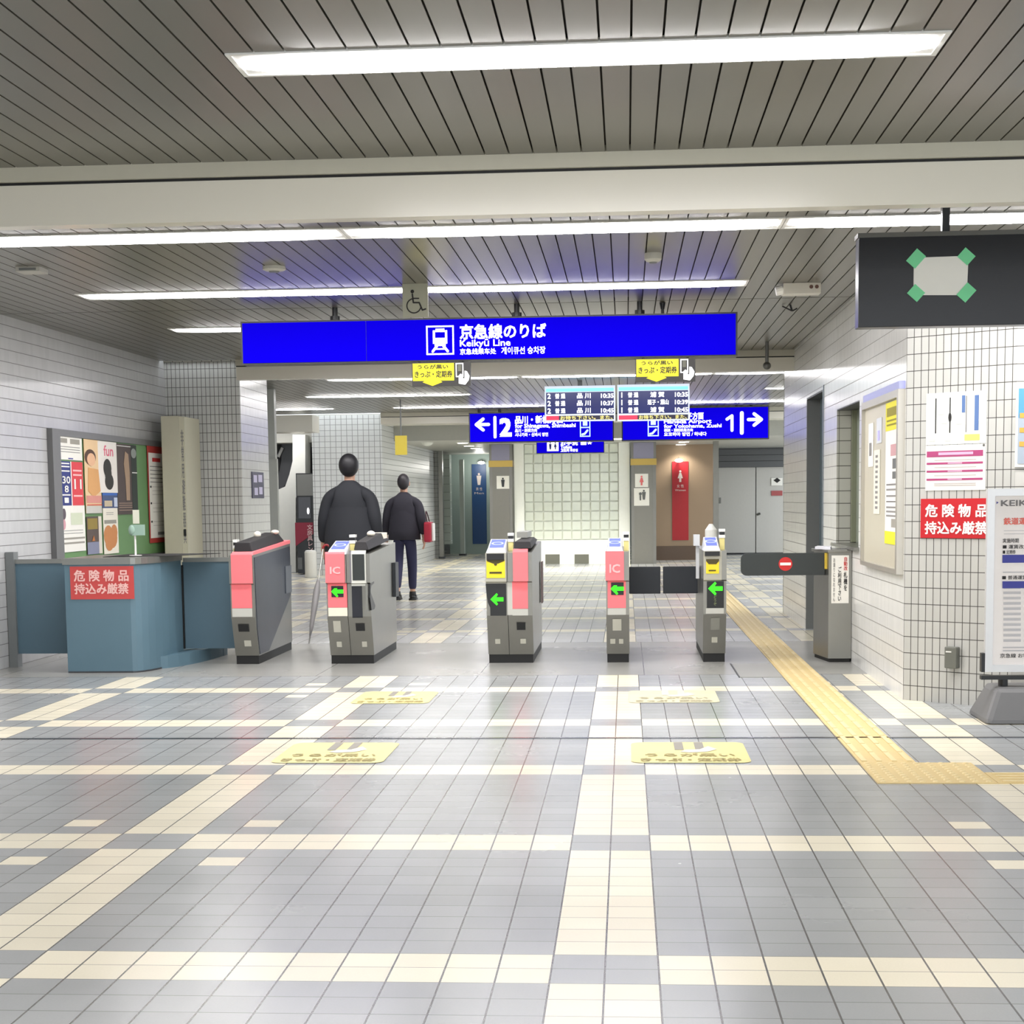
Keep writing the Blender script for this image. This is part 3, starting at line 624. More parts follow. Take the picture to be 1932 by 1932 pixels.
board(1027.5, 729, 1161, 793, (('2', '普 通', '品 川', '10:35'), ('2', '普 通', '品 川', '10:37'), ('2', '普 通', '品 川', '10:45')), .2, 'left departure board listing three trains from platform two')
board(1164.5, 726, 1301, 792, (('1', '普 通', '浦 賀', '10:35'), ('1', '普 通', '逗子・葉山', '10:39'), ('1', '普 通', '浦 賀', '10:45')), .28, 'right departure board listing three trains from platform one')

# platform signs
Pt = PY(27.8)
def platform(x0, y0, x1, y1, left, lab):
    q = Pt.box(x0, y0, x1, y1); t = thing('platform_sign', ((q[0] + q[2]) / 2, 27.9, q[1]), lab, 'sign')
    MB().pbox(Pt, q[0] - .02, q[1] - .02, q[2] + .02, q[3] + .02, -.2, -.004).build('housing', MATS['sign_housing'], t)
    MB().pbox(Pt, *q, -.004, .004).build('face', BSIGN, t)
    hs = (893 + 10, 942) if left else (1390, 1418)
    for px in hs: x = Pt.px(px, 780)[0]; MB().tube((x, 27.9, q[3]), (x, 27.9, ZC + .01), .025).build('hanger', BLACK, t)
    mb = MB(); F = lambda *b: Pt.box(*b)
    if left:
        e = F(895, 788, 925, 814); arrow(mb, Pt, *e, .012, True)
        e = F(931, 785, 937, 827); mb.rrect(Pt, *e, (e[2] - e[0]) * .49, .012)
    else:
        e = F(1409, 778, 1440, 805); arrow(mb, Pt, *e, .012, False)
        e = F(1396, 776, 1403, 820); mb.rrect(Pt, *e, (e[2] - e[0]) * .49, .012)
    mb.build('arrow', WSIGN, t)
    L = [('2', 944, 790, 964, 822, .05), ('品川・新橋方面', 972, 785, 1062, 798, .04), ('for Shinagawa, Shimbashi', 972, 800, 1086, 808, .03), ('品川・新桥方向', 972, 809, 1013, 815, .03), ('시나가와・신바시 방면', 972, 817, 1034, 823, .03)] if left else \
        [('横浜・逗子方面', 1253, 779, 1327, 791, .04), ('Haneda Airport', 1253, 792, 1342, 800, .03), ('for Yokohama, Zushi', 1253, 801, 1361, 807, .03), ('横滨・羽田机场方向', 1253, 809, 1307, 814, .03), ('요코하마 방면 / 하네다', 1253, 816, 1333, 822, .03)]
    if not left:
        m1 = MB(); m1.stroke(Pt, (Pt.px(1371.5, 791), Pt.px(1381, 784.5), Pt.px(1381, 812)), Pt.px(1386, 800)[0] - Pt.px(1380.5, 800)[0], .012); m1.build('lettering', WSIGN, t)
    for s, *b, bo in L: text(Pt, s, *F(*b), WSIGN, t, .012, bold=bo, keep=len(s) == 1)
    bxs = ((1094, 789, 1114, 824),) if left else ((1222, 787, 1243, 823),)
    for b in bxs:
        e = F(*b); m2 = MB(); m2.frame(Pt, *e, .018, .012); mid = (e[1] + e[3]) / 2; m2.frect(Pt, e[0], mid - .01, e[2], mid + .01, .012)
        m2.stroke(Pt, ((e[0] + .04, e[1] + .04), (e[0] + .08, e[1] + .05), (e[2] - .05, mid - .05)), .035, .012); m2.frect(Pt, e[0] + .05, mid + .03, e[2] - .05, e[3] - .04, .012); m2.build('pictogram', mat('pale_blue_backlit', (190, 224, 255), .4, emit=1.2), t)
platform(886.5, 781, 1156, 830, True, 'blue sign with white left arrow and platform number two')
platform(1175, 772, 1449, 826, False, 'blue sign with white right arrow and platform number one')
Pz = PY(29.9); q = Pz.box(1013, 831, 1139, 853)
t = thing('toilet_direction_sign', ((q[0] + q[2]) / 2, 29.9, q[1]), 'small blue toilet sign hanging over the glass block wall', 'sign')
MB().pbox(Pz, q[0] - .01, q[1] - .01, q[2] + .01, q[3] + .01, -.1, 0).build('housing', MATS['sign_housing'], t); MB().frect(Pz, *q, .004).build('face', BSIGN, t)
MB().tube((q[0] + .2, 29.95, q[3]), (q[0] + .2, 29.95, 2.87), .015).tube((q[2] - .2, 29.95, q[3]), (q[2] - .2, 29.95, 2.87), .015).build('hanger', BLACK, t)
e = Pz.box(1032, 832, 1054, 851); MB().frect(Pz, *e, .008).build('pictogram', WSIGN, t)
m2 = MB(); man(m2, Pz, e[0] + .06, e[1] + .03, .13, .012); man(m2, Pz, e[2] - .06, e[1] + .03, .13, .012, True); m2.build('pictogram_figures', BLUEINK, t)
for s, b in (('お手洗', (1058, 831.5, 1090, 840)), ('Toilets', (1058, 841, 1079, 846)), ('卫生间 화장실', (1058, 847, 1090, 852)), ('♿☆', (1096, 833, 1117, 839))):
    text(Pz, s, *Pz.box(*b), WSIGN, t, .008, bold=.04)
q = PY(25.); u = q.box(745, 822, 768, 858); t = thing('yellow_sign', (q.px(756, 840)[0], 25, u[1]), 'small yellow sign hanging above the person at the right', 'sign')
MB().pbox(q, *u, -.04, 0).build('panel', mat('mustard', (200, 180, 60), .5), t); MB().box((u[0] + u[2]) / 2 - .01, (u[0] + u[2]) / 2 + .01, 25.01, 25.03, u[3], ZC + .01).build('hanger', GREY, t)

# dark hanging board at upper right
Ph = PY(9.0); a0, b0 = Ph.px(1619, 618); a1 = a0 + 1.7; b1 = Ph.px(1640, 444)[1]
t = thing('hanging_board', ((a0 + a1) / 2, 9.05, b0), 'large dark grey hanging board with blank white paper taped on', 'sign')
MB().pbox(Ph, a0, b0, a1, b1, -.12, 0).build('panel', mat('board_dark', (30, 32, 38), .3, var=.12, scale=3), t, bevel=.004)
MB().pbox(Ph, a0 - .006, b1 - .012, a1, b1 + .012, -.125, .006).build('top_rail', STEEL_D, t)
MB().box(a0 + .45, a0 + .49, 9.04, 9.09, b1, ZC + .01).box(a1 - .4, a1 - .36, 9.04, 9.09, b1, ZC + .01).build('hanger', DGREY, t)
q = Ph.box(1724, 485, 1826, 557)
pt = tag(MB().pprism(Ph, ((q[0], q[1] + .006), (q[2] - .006, q[1]), (q[2], q[3]), (q[0], q[3] - .004)), .002, .004).build('paper_sheet', PAPER), 'blank white paper sheet taped onto the dark hanging board', 'paper')
TAPE = mat('green_tape', (126, 226, 164), .5)
for i, (x, y, pos) in enumerate(((1728, 488, 'upper left'), (1823, 484, 'upper right'), (1728, 553, 'lower left'), (1823, 552, 'lower right'))):
    a, b = Ph.px(x, y); k = .036; th = math.radians(48 if i in (0, 3) else -42)
    u = (math.cos(th) * k, math.sin(th) * k); v = (-math.sin(th) * k * .9, math.cos(th) * k * .9)
    if i in (0, 3): u = (u[0] * 1.2, u[1] * 1.2)
    tag(MB().pprism(Ph, [(a - u[0] - v[0], b - u[1] - v[1]), (a + u[0] - v[0], b + u[1] - v[1]), (a + u[0] + v[0], b + u[1] + v[1]), (a - u[0] + v[0], b - u[1] + v[1])], .0045, .0055).build('tape_strip', TAPE), 'green tape strip on the %s corner of the white paper' % pos, 'tape', 'green tape strips holding the paper')

# ================================================================== ticket gates
GF = 13.06; GB = 14.38
PROF = ((0.0, .07), (-.115, .395), (-.125, .66), (-.145, .67), (-.15, .905), (-.13, .925))   # front: (dy, z)
def fy(z):
    for (d0, z0), (d1, z1) in zip(PROF, PROF[1:]):
        if z <= z1: return GF + d0 + (d1 - d0) * max(0, (z - z0) / (z1 - z0 + 1e-9))
    return GF - .13
PFG = PY(12.93)
def gX(px): return PFG.px(px, 1100)[0]
def gZ(py, px=966): return PFG.px(px, py)[1]
def panel(x0, x1, z0, z1, m, name, parent, l0=.001, l1=.009):
    zs = [z0] + [z for _, z in PROF if z0 < z < z1] + [z1]; mb = MB()
    for a, b in zip(zs, zs[1:]):
        ya, yb = fy(a + 1e-4), fy(b - 1e-4)
        mb.hull8([(x0, ya - l1, a), (x1, ya - l1, a), (x1, ya - l0, a), (x0, ya - l0, a), (x0, yb - l1, b), (x1, yb - l1, b), (x1, yb - l0, b), (x0, yb - l0, b)])
    return mb.build(name, m, parent)
def body(x0, x1, ztop, m, name, parent, back=GB, zb=None):
    pts = [(GF + dy, z) for dy, z in PROF if z < ztop]; pts.append((fy(ztop), ztop)); pts.append((back, zb or ztop)); pts.append((back, .07))
    return MB().prism([(x0, y, z) for y, z in pts][::-1], (x1 - x0, 0, 0)).build(name, m, parent)
def ledarrow(parent, cx, cz, w_):
    yy = fy(cz) - .012; P = PY(yy); mb = MB(); h_ = w_ * .95
    mb.fpoly(P, ((cx - w_ / 2, cz), (cx - w_ * .02, cz + h_ / 2), (cx + w_ * .08, cz + h_ * .38), (cx - w_ * .06, cz + h_ * .16), (cx + w_ / 2, cz + h_ * .16), (cx + w_ / 2, cz - h_ * .16), (cx - w_ * .06, cz - h_ * .16), (cx + w_ * .08, cz - h_ * .38), (cx - w_ * .02, cz - h_ / 2)), .001)
    mb.build('arrow_light', GREENLED, parent)
BLUEPAD = mat('blue_reader_pad', (120, 136, 250), .3, emit=.75); PADLT = mat('reader_glow', (206, 214, 255), .3, emit=.9)
def reader(x0, x1, parent):
    r_ = MB().hull8([(x0, 12.95, .9), (x1, 12.95, .9), (x1, 13.35, .9), (x0, 13.35, .9), (x0 + .012, 12.99, .935), (x1 - .012, 12.99, .935), (x1 - .012, 13.3, 1.0), (x0 + .012, 13.3, 1.0)]).build('card_reader', mat('reader_white', (216, 218, 226), .4), parent)
    P = PL((0, 12.99, .935), (1, 0, 0), (0, .31, .065))
    MB().frect(P, x0 + .022, .015, x1 - .022, .29, .003).build('pad', BLUEPAD, r_)
    mb = MB(); mb.ring(P, (x0 + x1) / 2, .15, .035, .05, .005); mb.build('pad_ring', PADLT, r_)
def sensor(x, parent, y=13.3, z1=1.03, w_=.02):
    s_ = MB().box(x - w_, x + w_, y - .03, y + .04, .66, z1 - .05).build('sensor_post', PALEYEL, parent)
    MB().box(x - w_ - .004, x + w_ + .004, y - .035, y + .05, z1 - .05, z1 - .025).box(x - w_ - .004, x + w_ + .004, y - .035, y + .05, z1, z1 + .022).build('sensor_cap', WHITE, s_)
    MB().box(x - w_, x + w_, y - .03, y + .045, z1 - .025, z1).build('sensor_lens', BLACK, s_)
def common(t, x0, x1):
    MB().box(x0 + .005, x1 - .005, GF + .005, GB - .01, 0, .075).build('plinth', BLACK_M, t)
def slot(t, x0, x1, y0, y1): panel(gX(x0), gX(x1), gZ(y1), gZ(y0), BLACK, 'ticket_slot', t)
def plate(t, x0, x1, y0, y1, nm='data_plate', m=None): return panel(gX(x0), gX(x1), gZ(y1), gZ(y0), m or mat('pale_plate', (196, 194, 180), .5), nm, t, .001, .006)
LTG = mat('light_grey_panel', (190, 190, 182), .4); IVORY = mat('ivory_panel', (232, 226, 208), .4)
FLAP = mat('flap_rubber', (38, 42, 48), .5)

# gate 1 (beside the blue counter)
x0, x1 = -3.213, -3.016
t = thing('ticket_gate', ((x0 + x1) / 2, 13.7, 0), 'ticket gate with plain pink front beside the blue counter', 'ticket gate', 'automatic ticket gates')
common(t, x0, x1); body(x0, x1, .9, STEEL, 'cabinet', t, zb=.96)
MB().prism([(x1, GF - .06, .3), (x1, GF - .1, .88), (x1, GB - .02, .93), (x1, GB - .02, .5), (x1, GF + .35, .08), (x1, GF + .02, .08)], (.004, 0, 0)).build('side_panel', mat('navy_steel', (60, 66, 78), .3, .5, var=.3, scale=3), t)
panel(x0 + .02, x1 - .005, .672, .915, PINK, 'upper_panel', t); panel(x0 + .012, x1 - .02, .47, .668, PINK, 'middle_panel', t); panel(x0 + .012, x1 - .02, .4, .468, LTG, 'lower_panel', t)
MB().hull8([(x0 + .02, 12.93, .9), (x1, 12.93, .9), (x1 + .003, GB, .955), (x0, GB, .955), (x0 + .02, 12.95, .925), (x1, 12.95, .925), (x1 + .003, GB, .985), (x0, GB, .985)]).build('top_rail', PINK, t)
MB().hull8([(x0 + .02, 13.0, .92), (x1 - .02, 13.0, .92), (x1 - .02, 14.25, .98), (x0 + .01, 14.25, .98), (x0 + .025, 13.03, 1.0), (x1 - .05, 13.03, 1.0), (x1 - .05, 14.1, 1.06), (x0 + .02, 14.15, 1.06)]).build('hood', mat('hood_black', (24, 21, 24), .55, spec=.3), t, bevel=.008)
sensor(x0 + .005, t, 13.15, 1.0, .014)
MB().ball((x0 + .06, 13.7, 1.05), .03, .05, .03).ball((x1 - .05, 14.0, 1.065), .035, .05, .02).build('sensor_lamp', mat('lamp_ivory', (244, 236, 220), .4), t)
panel(x0 + .05, x1 - .06, .275, .335, BLACK, 'ticket_slot', t); panel(x0 + .085, x0 + .14, .15, .2, MATS.get('pale_plate') or mat('pale_plate', (196, 194, 180), .5), 'lock_plate', t, .001, .006)
MB().box(x1 + .004, x1 + .012, GB - .26, GB - .02, .52, .76).build('side_flap', mat('side_flap', (84, 90, 98), .4), t)
# gate 2 (double)
x0, xm, x1 = -2.423, -2.255, -2.062
t = thing('ticket_gate', ((x0 + x1) / 2, 13.7, 0), 'double ticket gate with pink reader column and steel cabinet, beside the umbrella', 'ticket gate', 'automatic ticket gates')
common(t, x0, x1); body(x0, xm, .9, STEEL, 'reader_column', t); body(xm + .004, x1, .9, STEEL, 'cabinet', t, zb=.955)
c = gX
xl, xr = x0 + .012, xm - .01
panel(xl - .01, xr, .672, .92, PINK, 'upper_panel', t, .001, .02); panel(xl, xr + .01, .47, .668, PINK, 'middle_panel', t); panel(xl, xr + .01, .4, .468, IVORY, 'lower_panel', t)
text(PY(fy(.75) - .021), 'IC', xl + .03, .745, xl + .11, .80, mat('pale_pink_ink', (250, 180, 182), .5), t, .002, bold=.03)
panel(xl + .03, xl + .128, .555, .645, BLACK, 'arrow_display', t, .009, .012); ledarrow(t, xl + .078, .6, .1)
reader(xl - .005, xr + .005, t); sensor(xm + .012, t, 13.2, 1.03)
panel(xm + .03, xm + .045, .66, .93, mat('steel_strip', (130, 128, 132), .3, .5), 'edge_strip', t)
panel(xm + .045, x1 - .03, .665, .93, mat('silver_bezel', (214, 214, 206), .3, .3), 'bezel', t, .001, .014); panel(xm + .055, x1 - .04, .69, .9, mat('dark_window', (44, 48, 46), .2), 'display_window', t, .014, .018)
panel(xm + .045, x1 - .025, .645, .672, MATS['silver_bezel'], 'lip', t, .001, .04)
panel(xm + .04, x1 - .07, .385, .645, mat('navy_black', (30, 32, 42), .25), 'ticket_inlet', t)
MB().box(x1 - .03, x1 - .012, 12.86, 12.96, .44, .66).build('side_guide', mat('guide_grey', (130, 130, 124), .3, .5), t)
MB().prism([(x1 - .02, 12.9, .66), (x1 - .02, 13.1, .67), (x1 - .02, 13.1, .655), (x1 - .02, 12.96, .645), (x1 - .02, 12.9, .6), (x1 - .02, 13.14, .47), (x1 - .02, 13.1, .445), (x1 - .02, 12.94, .445), (x1 - .02, 12.88, .55)], (.024, 0, 0)).build('lever', BLACK, t)
panel(xm + .06, x1 - .06, .275, .335, BLACK, 'ticket_slot', t); panel(x0 + .045, x0 + .105, .265, .36, MATS['pale_plate'], 'data_plate', t, .001, .006)
panel(xm + .1, xm + .14, .14, .185, MATS['pale_plate'], 'lock_plate', t, .001, .006); panel(x0 + .06, x0 + .1, .14, .185, MATS['pale_plate'], 'lock_plate', t, .001, .006)
MB().hull8([(xm + .05, 13.0, .93), (x1 - .02, 13.0, .93), (x1 - .02, 14.2, .98), (xm + .03, 14.2, .98), (xm + .06, 13.04, .995), (x1 - .05, 13.04, .995), (x1 - .05, 13.9, 1.05), (xm + .05, 13.9, 1.05)]).build('hood', MATS['hood_black'], t, bevel=.008)
MB().box(xm + .05, x1 - .03, 13.9, 14.1, 1.0, 1.05).ball((xm + .1, 13.6, 1.05), .035, .05, .025).build('sensor_lamp', MATS['lamp_ivory'], t)
MB().box(x1 + .002, x1 + .03, GB - .22, GB - .03, .48, .78).build('side_flap', FLAP, t)
# gate 3 (double)
x0, xm, x1 = -1.124, -.955, -.755
t = thing('ticket_gate', ((x0 + x1) / 2, 13.7, 0), 'double ticket gate with yellow sticker and green arrow left of a pink panel', 'ticket gate', 'automatic ticket gates')
common(t, x0, x1); body(x0, xm, .9, STEEL, 'reader_column', t); body(xm + .004, x1, .9, STEEL, 'cabinet', t, zb=.955)
xl, xr = x0 + .0, xm - .01
reader(xl, xr, t); sensor(xm + .015, t, 13.2, 1.03)
panel(xl + .01, xr - .01, .845, .895, BLACK, 'screen', t, .001, .02)
panel(xl - .002, xr + .004, .655, .9, mat('reader_grey', (172, 170, 156), .4), 'bezel', t, -.01, .008)
panel(xl + .006, xr - .004, .7, .84, YELLOW, 'sticker', t, .008, .011)
P = PY(fy(.75) - .012); mb = MB(); mb.fpoly(P, ((xl + .01, .835), (xl + .06, .815), (xl + .1, .815), (xr - .008, .835), (xr - .008, .845), (xl + .01, .845)), .002); mb.frect(P, xl + .03, .735, xr - .03, .75, .002); mb.disk(P, (xl + xr) / 2, .81, .012, .003); mb.build('print', mat('sticker_ink', (70, 62, 24), .6), t)
MB().prism([(xl - .005, 12.93, .655), (xl + .0, 12.93, .58), (xl + .012, 12.93, .5), (xl + .03, 12.93, .46), (xl + .03, 12.93, .395), (xr, 12.93, .395), (xr, 12.93, .655)], (0, .02, 0)).build('arrow_display', BLACK, t)
ob = ledarrow(t, xl + .085, .527, .105)
panel(xm + .0, xm + .04, .4, .668, LTG, 'edge_strip', t)
panel(xm + .05, x1 - .03, .672, .93, PINK, 'upper_panel', t, .001, .016); panel(xm + .04, x1 - .035, .45, .668, PINK, 'middle_panel', t); panel(xm + .04, x1 - .035, .395, .448, LTG, 'lower_panel', t)
panel(xm + .07, x1 - .06, .275, .335, BLACK, 'ticket_slot', t); panel(xm + .095, xm + .14, .16, .2, MATS['pale_plate'], 'lock_plate', t, .001, .006); panel(x0 + .06, x0 + .1, .16, .2, MATS['pale_plate'], 'lock_plate', t, .001, .006)
MB().hull8([(xm + .05, 13.0, .93), (x1 - .005, 13.0, .93), (x1 - .02, 14.2, .97), (xm + .05, 14.2, .97), (xm + .055, 13.04, .985), (x1 - .02, 13.04, .985), (x1 - .04, 14.0, 1.0), (xm + .06, 14.0, 1.0)]).build('hood', MATS['hood_black'], t, bevel=.008)
MB().box(xm + .03, x1 - .08, 13.7, 14.3, 1.0, 1.05).build('rear_cover', mat('rear_grey', (150, 150, 144), .4), t)
MB().box(x1 + .012, x1 + .022, GB - .3, GB - .1, .42, .78).build('side_flap', mat('flap_brown', (104, 80, 76), .5), t)
# gate 4
x0, x1 = -.163, .021
t = thing('ticket_gate', ((x0 + x1) / 2, 13.7, 0), 'slim ticket gate with pink front and green arrow, left of the closed flaps', 'ticket gate', 'automatic ticket gates')
common(t, x0, x1); body(x0, x1, .9, STEEL, 'cabinet', t)
xl, xr = x0 + .0, x1 - .045
panel(xl - .004, xr + .004, .672, .905, PINK, 'upper_panel', t, .001, .02); panel(xl + .012, xr + .018, .45, .668, PINK, 'middle_panel', t); panel(xl + .012, xr + .018, .395, .448, LTG, 'lower_panel', t)
text(PY(fy(.75) - .021), 'IC', xl + .03, .735, xl + .11, .80, MATS['pale_pink_ink'], t, .002, bold=.03)
panel(xl + .04, xl + .14, .555, .655, BLACK, 'arrow_display', t, .009, .012); ledarrow(t, xl + .088, .605, .106)
reader(xl + .004, xr - .002, t); sensor(x1 - .022, t, 13.2, 1.03)
panel(x0 + .05, x0 + .12, .265, .36, MATS['pale_plate'], 'data_plate', t, .001, .006); panel(x0 + .03, x0 + .07, .155, .195, MATS['pale_plate'], 'lock_plate', t, .001, .006); panel(x0 + .1, x0 + .135, .155, .195, MATS['pale_plate'], 'lock_plate', t, .001, .006)
fz0, fz1 = at(1215, 1120, 13.9).z, at(1215, 1069, 13.9).z
MB().box(x1 + .002, at(1246, 1090, 13.9).x, 13.88, 13.92, fz0, fz1).build('closed_flap', FLAP, t, bevel=.006)
# gate 5
x0, x1 = .61, .792
t = thing('ticket_gate', ((x0 + x1) / 2, 13.7, 0), 'slim ticket gate with black arrow panel, right of the closed flaps', 'ticket gate', 'automatic ticket gates')
common(t, x0, x1); body(x0, x1, .9, STEEL, 'cabinet', t)
xl, xr = x0 + .0, x1 - .045
reader(xl + .004, xr - .002, t); sensor(x1 - .02, t, 13.2, 1.045)
panel(xl + .01, xr - .01, .86, .895, BLACK, 'screen', t, .001, .02)
panel(xl + .0, xr + .006, .66, .9, MATS['reader_grey'], 'bezel', t, -.01, .008); panel(xl + .02, xr - .015, .72, .82, YELLOW, 'sticker', t, .008, .011)
P = PY(fy(.75) - .012); mb = MB(); mb.fpoly(P, ((xl + .02, .82), (xl + .04, .795), (xl + .1, .795), (xr - .015, .82), (xr - .015, .835), (xl + .02, .835)), .002); mb.frect(P, xl + .04, .74, xr - .04, .75, .002); mb.build('print', MATS['sticker_ink'], t)
panel(x0 + .028, x1 - .02, .445, .658, BLACK, 'arrow_display', t); ledarrow(t, x0 + .094, .6, .115)
vtext(PY(fy(.5) - .011), 'どうぞ', x0 + .093, .545, .465, .025, mat('dim_led', (120, 132, 90), .5), t, .002)
panel(x0 + .02, x1 - .02, .4, .443, LTG, 'lower_panel', t)
panel(x0 + .06, x0 + .13, .265, .365, mat('plate_grey2', (140, 140, 132), .5), 'data_plate', t, .001, .006); panel(x0 + .07, x0 + .115, .16, .205, MATS['pale_plate'], 'lock_plate', t, .001, .006)
MB().box(at(1251, 1090, 13.9).x, x0 - .002, 13.88, 13.92, fz0, fz1).build('closed_flap', FLAP, t, bevel=.006)
MB().box(x0 - .06, x0 - .012, 13.3, 13.42, .93, 1.02).box(x0 - .04, x0 - .015, 13.34, 13.4, .66, .93).build('side_reader', mat('pale_side', (206, 208, 210), .4), t)
MB().lathe((x0 + .1, 13.7, .9), ((.05, 0), (.05, .15), (.015, .2))).build('call_lamp', mat('lamp_pale', (222, 222, 216), .4), t)

# ================================================================== barrier on the right
xl, xf, xr = 1.536, 1.602, 1.795
q0 = 12.99
t = thing('barrier_gate', ((xl + xr) / 2, 13.2, 0), 'steel barrier post with dark arm and red no entry sign by the right wall', 'barrier')
zt = at(1585, 1043, q0).z
MB().prism([(xf, q0, .03), (xr - .012, q0, .03), (xr - .012, q0 + .45, .03), (xl, q0 + .45, .03)], (0, 0, zt - .03)).build('post', STEEL, t)
MB().prism([(xf + .01, q0 + .01, 0), (xr - .02, q0 + .01, 0), (xr - .02, q0 + .44, 0), (xl + .01, q0 + .44, 0)], (0, 0, .03)).build('plinth', BLACK_M, t)
MB().prism([(xf - .01, q0 - .01, zt), (xr - .012, q0 - .01, zt), (xr - .012, q0 + .46, zt), (xl - .02, q0 + .46, zt)], (0, 0, .025)).build('top_cap', STEEL, t, bevel=.005)
Pa = PY(13.08); e = Pa.box(1398, 1044.5, 1556, 1085)
mb = MB(); pts = []
for cx_, cz_, t0 in ((e[0] + .045, e[3] - .045, 1), (e[0] + .045, e[1] + .045, 2)):
    for k in range(6): a = (t0 + k / 5) * math.pi / 2; pts.append((cx_ + .045 * math.cos(a), cz_ + .045 * math.sin(a)))
pts = [(e[2], e[3])] + pts + [(e[2], e[1])]
mb.pprism(Pa, pts, -.035, 0); am = mb.build('arm', mat('arm_charcoal', (46, 52, 52), .45), t)
a, b = Pa.px(1482, 1064); MB().disk(Pa, a, b, .055, .003, 32).build('no_entry_disc', mat('no_entry_red', (208, 36, 36), .45), am)
MB().frect(Pa, a - .043, b - .011, a + .043, b + .011, .005).build('no_entry_bar', WHITEINK, am)
u = Pa.px(1556, 1064); MB().box(u[0] - .002, u[0] + .02, 13.04, 13.1, e[1] + .05, e[3]).build('pivot', mat('pivot_yellow', (214, 184, 60), .45), t)
Pn = PY(q0 - .001); e = Pn.box(1569, 1048, 1601, 1138)
no = MB().pbox(Pn, *e, 0, .003).build('notice', PAPER, t)
vtext(Pn, '自動改', e[2] - .026, e[3] - .012, e[3] - .12, .028, REDINK, no, .005); vtext(Pn, '札機を', e[2] - .026, e[3] - .13, e[3] - .28, .028, INK, no, .005)
vtext(Pn, 'ご利用下さい', (e[0] + e[2]) / 2 - .004, e[3] - .09, e[1] + .02, .028, INK, no, .005); vtext(Pn, 'お通りになれません', e[0] + .02, e[3] - .02, e[1] + .015, .016, GREYINK, no, .005)
tag(MB().pprism(PL((0, 0, zt + .025), (1, 0, 0), (0, 1, 0)), ((xl - .02, q0 + .2), (xf + .02, q0 + .05), (xf + .06, q0 + .3), (xl + .03, q0 + .44)), .0, .02).build('leaflet_stack', mat('leaflet', (226, 226, 232), .6)), 'white leaflets lying on top of the steel barrier post', 'leaflets')

# ================================================================== counter and fence on the left
CB = mat('blue_grey_panel', (90, 118, 132), .45, var=.05, scale=5)
fl = atz(128, 1270); frr = atz(268, 1268)
X0, X1, Yf = fl.x, frr.x, 12.43; ztop = at(200, 1053, Yf).z
t = thing('counter', ((X0 + X1) / 2, 13.2, 0), 'blue grey counter with rounded corner and red warning sign on its front', 'counter')
out = [(X0, Yf), (X1 - .06, Yf)]
ex, ey = -3.705, 13.2
for k in range(1, 9): a = k / 8 * math.pi / 2; out.append((X1 - .06 + (ex - X1 + .06) * math.sin(a), Yf + (ey - Yf) * (1 - math.cos(a))))
out += [(ex, 13.26), (X0, 13.26)]
MB().prism([(x, y, .0) for x, y in out], (0, 0, ztop - .05)).build('body', CB, t)
top = [(x + (.012 if x > X0 + .1 else -.012), y - (.012 if y < 13.25 else 0)) for x, y in out]
MB().prism([(x, y, ztop - .05) for x, y in top], (0, 0, .05)).build('worktop_rim', mat('rim_steel', (136, 138, 134), .35, .6), t)
MB().prism([(x + .004, y - .004, 0) for x, y in out], (0, 0, .012)).build('plinth', DGREY, t)
toe = [(X1 + .0, Yf + .1)]
for k in range(0, 9): a = k / 8 * math.pi / 2; toe.append((X1 + (-3.5 - X1) * math.sin(a), Yf + .25 + 1.25 * (1 - math.cos(a))))
toe += [(-3.5, 13.8), (X1, 13.8)]
MB().prism([(x, y, 0) for x, y in toe], (0, 0, .1)).build('toe_base', CB, t)
s0 = atz(318, 1225)
Pc = PY(Yf)
e = Pc.box(132, 1069, 254, 1130)
rs = MB().pbox(Pc, *e, .001, .005).build('warning_sign', mat('faded_red', (196, 72, 70), .5), t); PKI = mat('pale_pink_letter', (238, 190, 184), .6)
text(Pc, '危 険 物 品', *Pc.box(140, 1076, 243, 1096), PKI, rs, .008, bold=.03); text(Pc, '持込み厳禁', *Pc.box(141, 1101, 243, 1120), PKI, rs, .008, bold=.03)
MB().prism([(x, y, ztop) for x, y in ((X0 + .25, 12.62), (X1 + .2, 12.75), (X1 + .45, 13.3), (X0 + .25, 13.3))], (0, 0, .004)).build('tray', BLACK_M, t)
def fence(name, xa, xb, y, lab, post_left):
    t = thing(name, ((xa + xb) / 2, y, 0), lab, 'fence')
    za, zb = .11, at(70, 1055, y).z
    MB().box(xa - (0 if post_left else .012), xb, y - .02, y + .02, za, zb - .035).build('panel', mat('fence_blue', (82, 108, 122), .45, var=.05, scale=5) if post_left else MATS['fence_blue'], t)
    MB().box(xa, xb, y - .03, y + .03, zb - .035, zb).build('top_rail', MATS['rim_steel'], t)
    if post_left: MB().box(xa - .07, xa, y - .05, y + .05, 0, zb + .06).build('post', mat('post_grey', (112, 116, 116), .4), t)
    else: MB().box(xa - .03, xa - .002, y - .045, y - .021, za, zb - .06).build('crack_shade', BLACK_M, t); MB().box(xb - .04, xb, y + .03, y + .07, 0, zb).build('post', MATS['post_grey'], t)  # black strip paints the dark of the crack between counter and fence
fa = atz(22, 1258)
fence('fence', WL + .075, X0 - .02, 12.93, 'blue grey fence panel between the tiled wall and the counter', True)
fence('fence', -3.695, -3.225, 13.32, 'blue grey fence panel between the counter and the ticket gate', False)
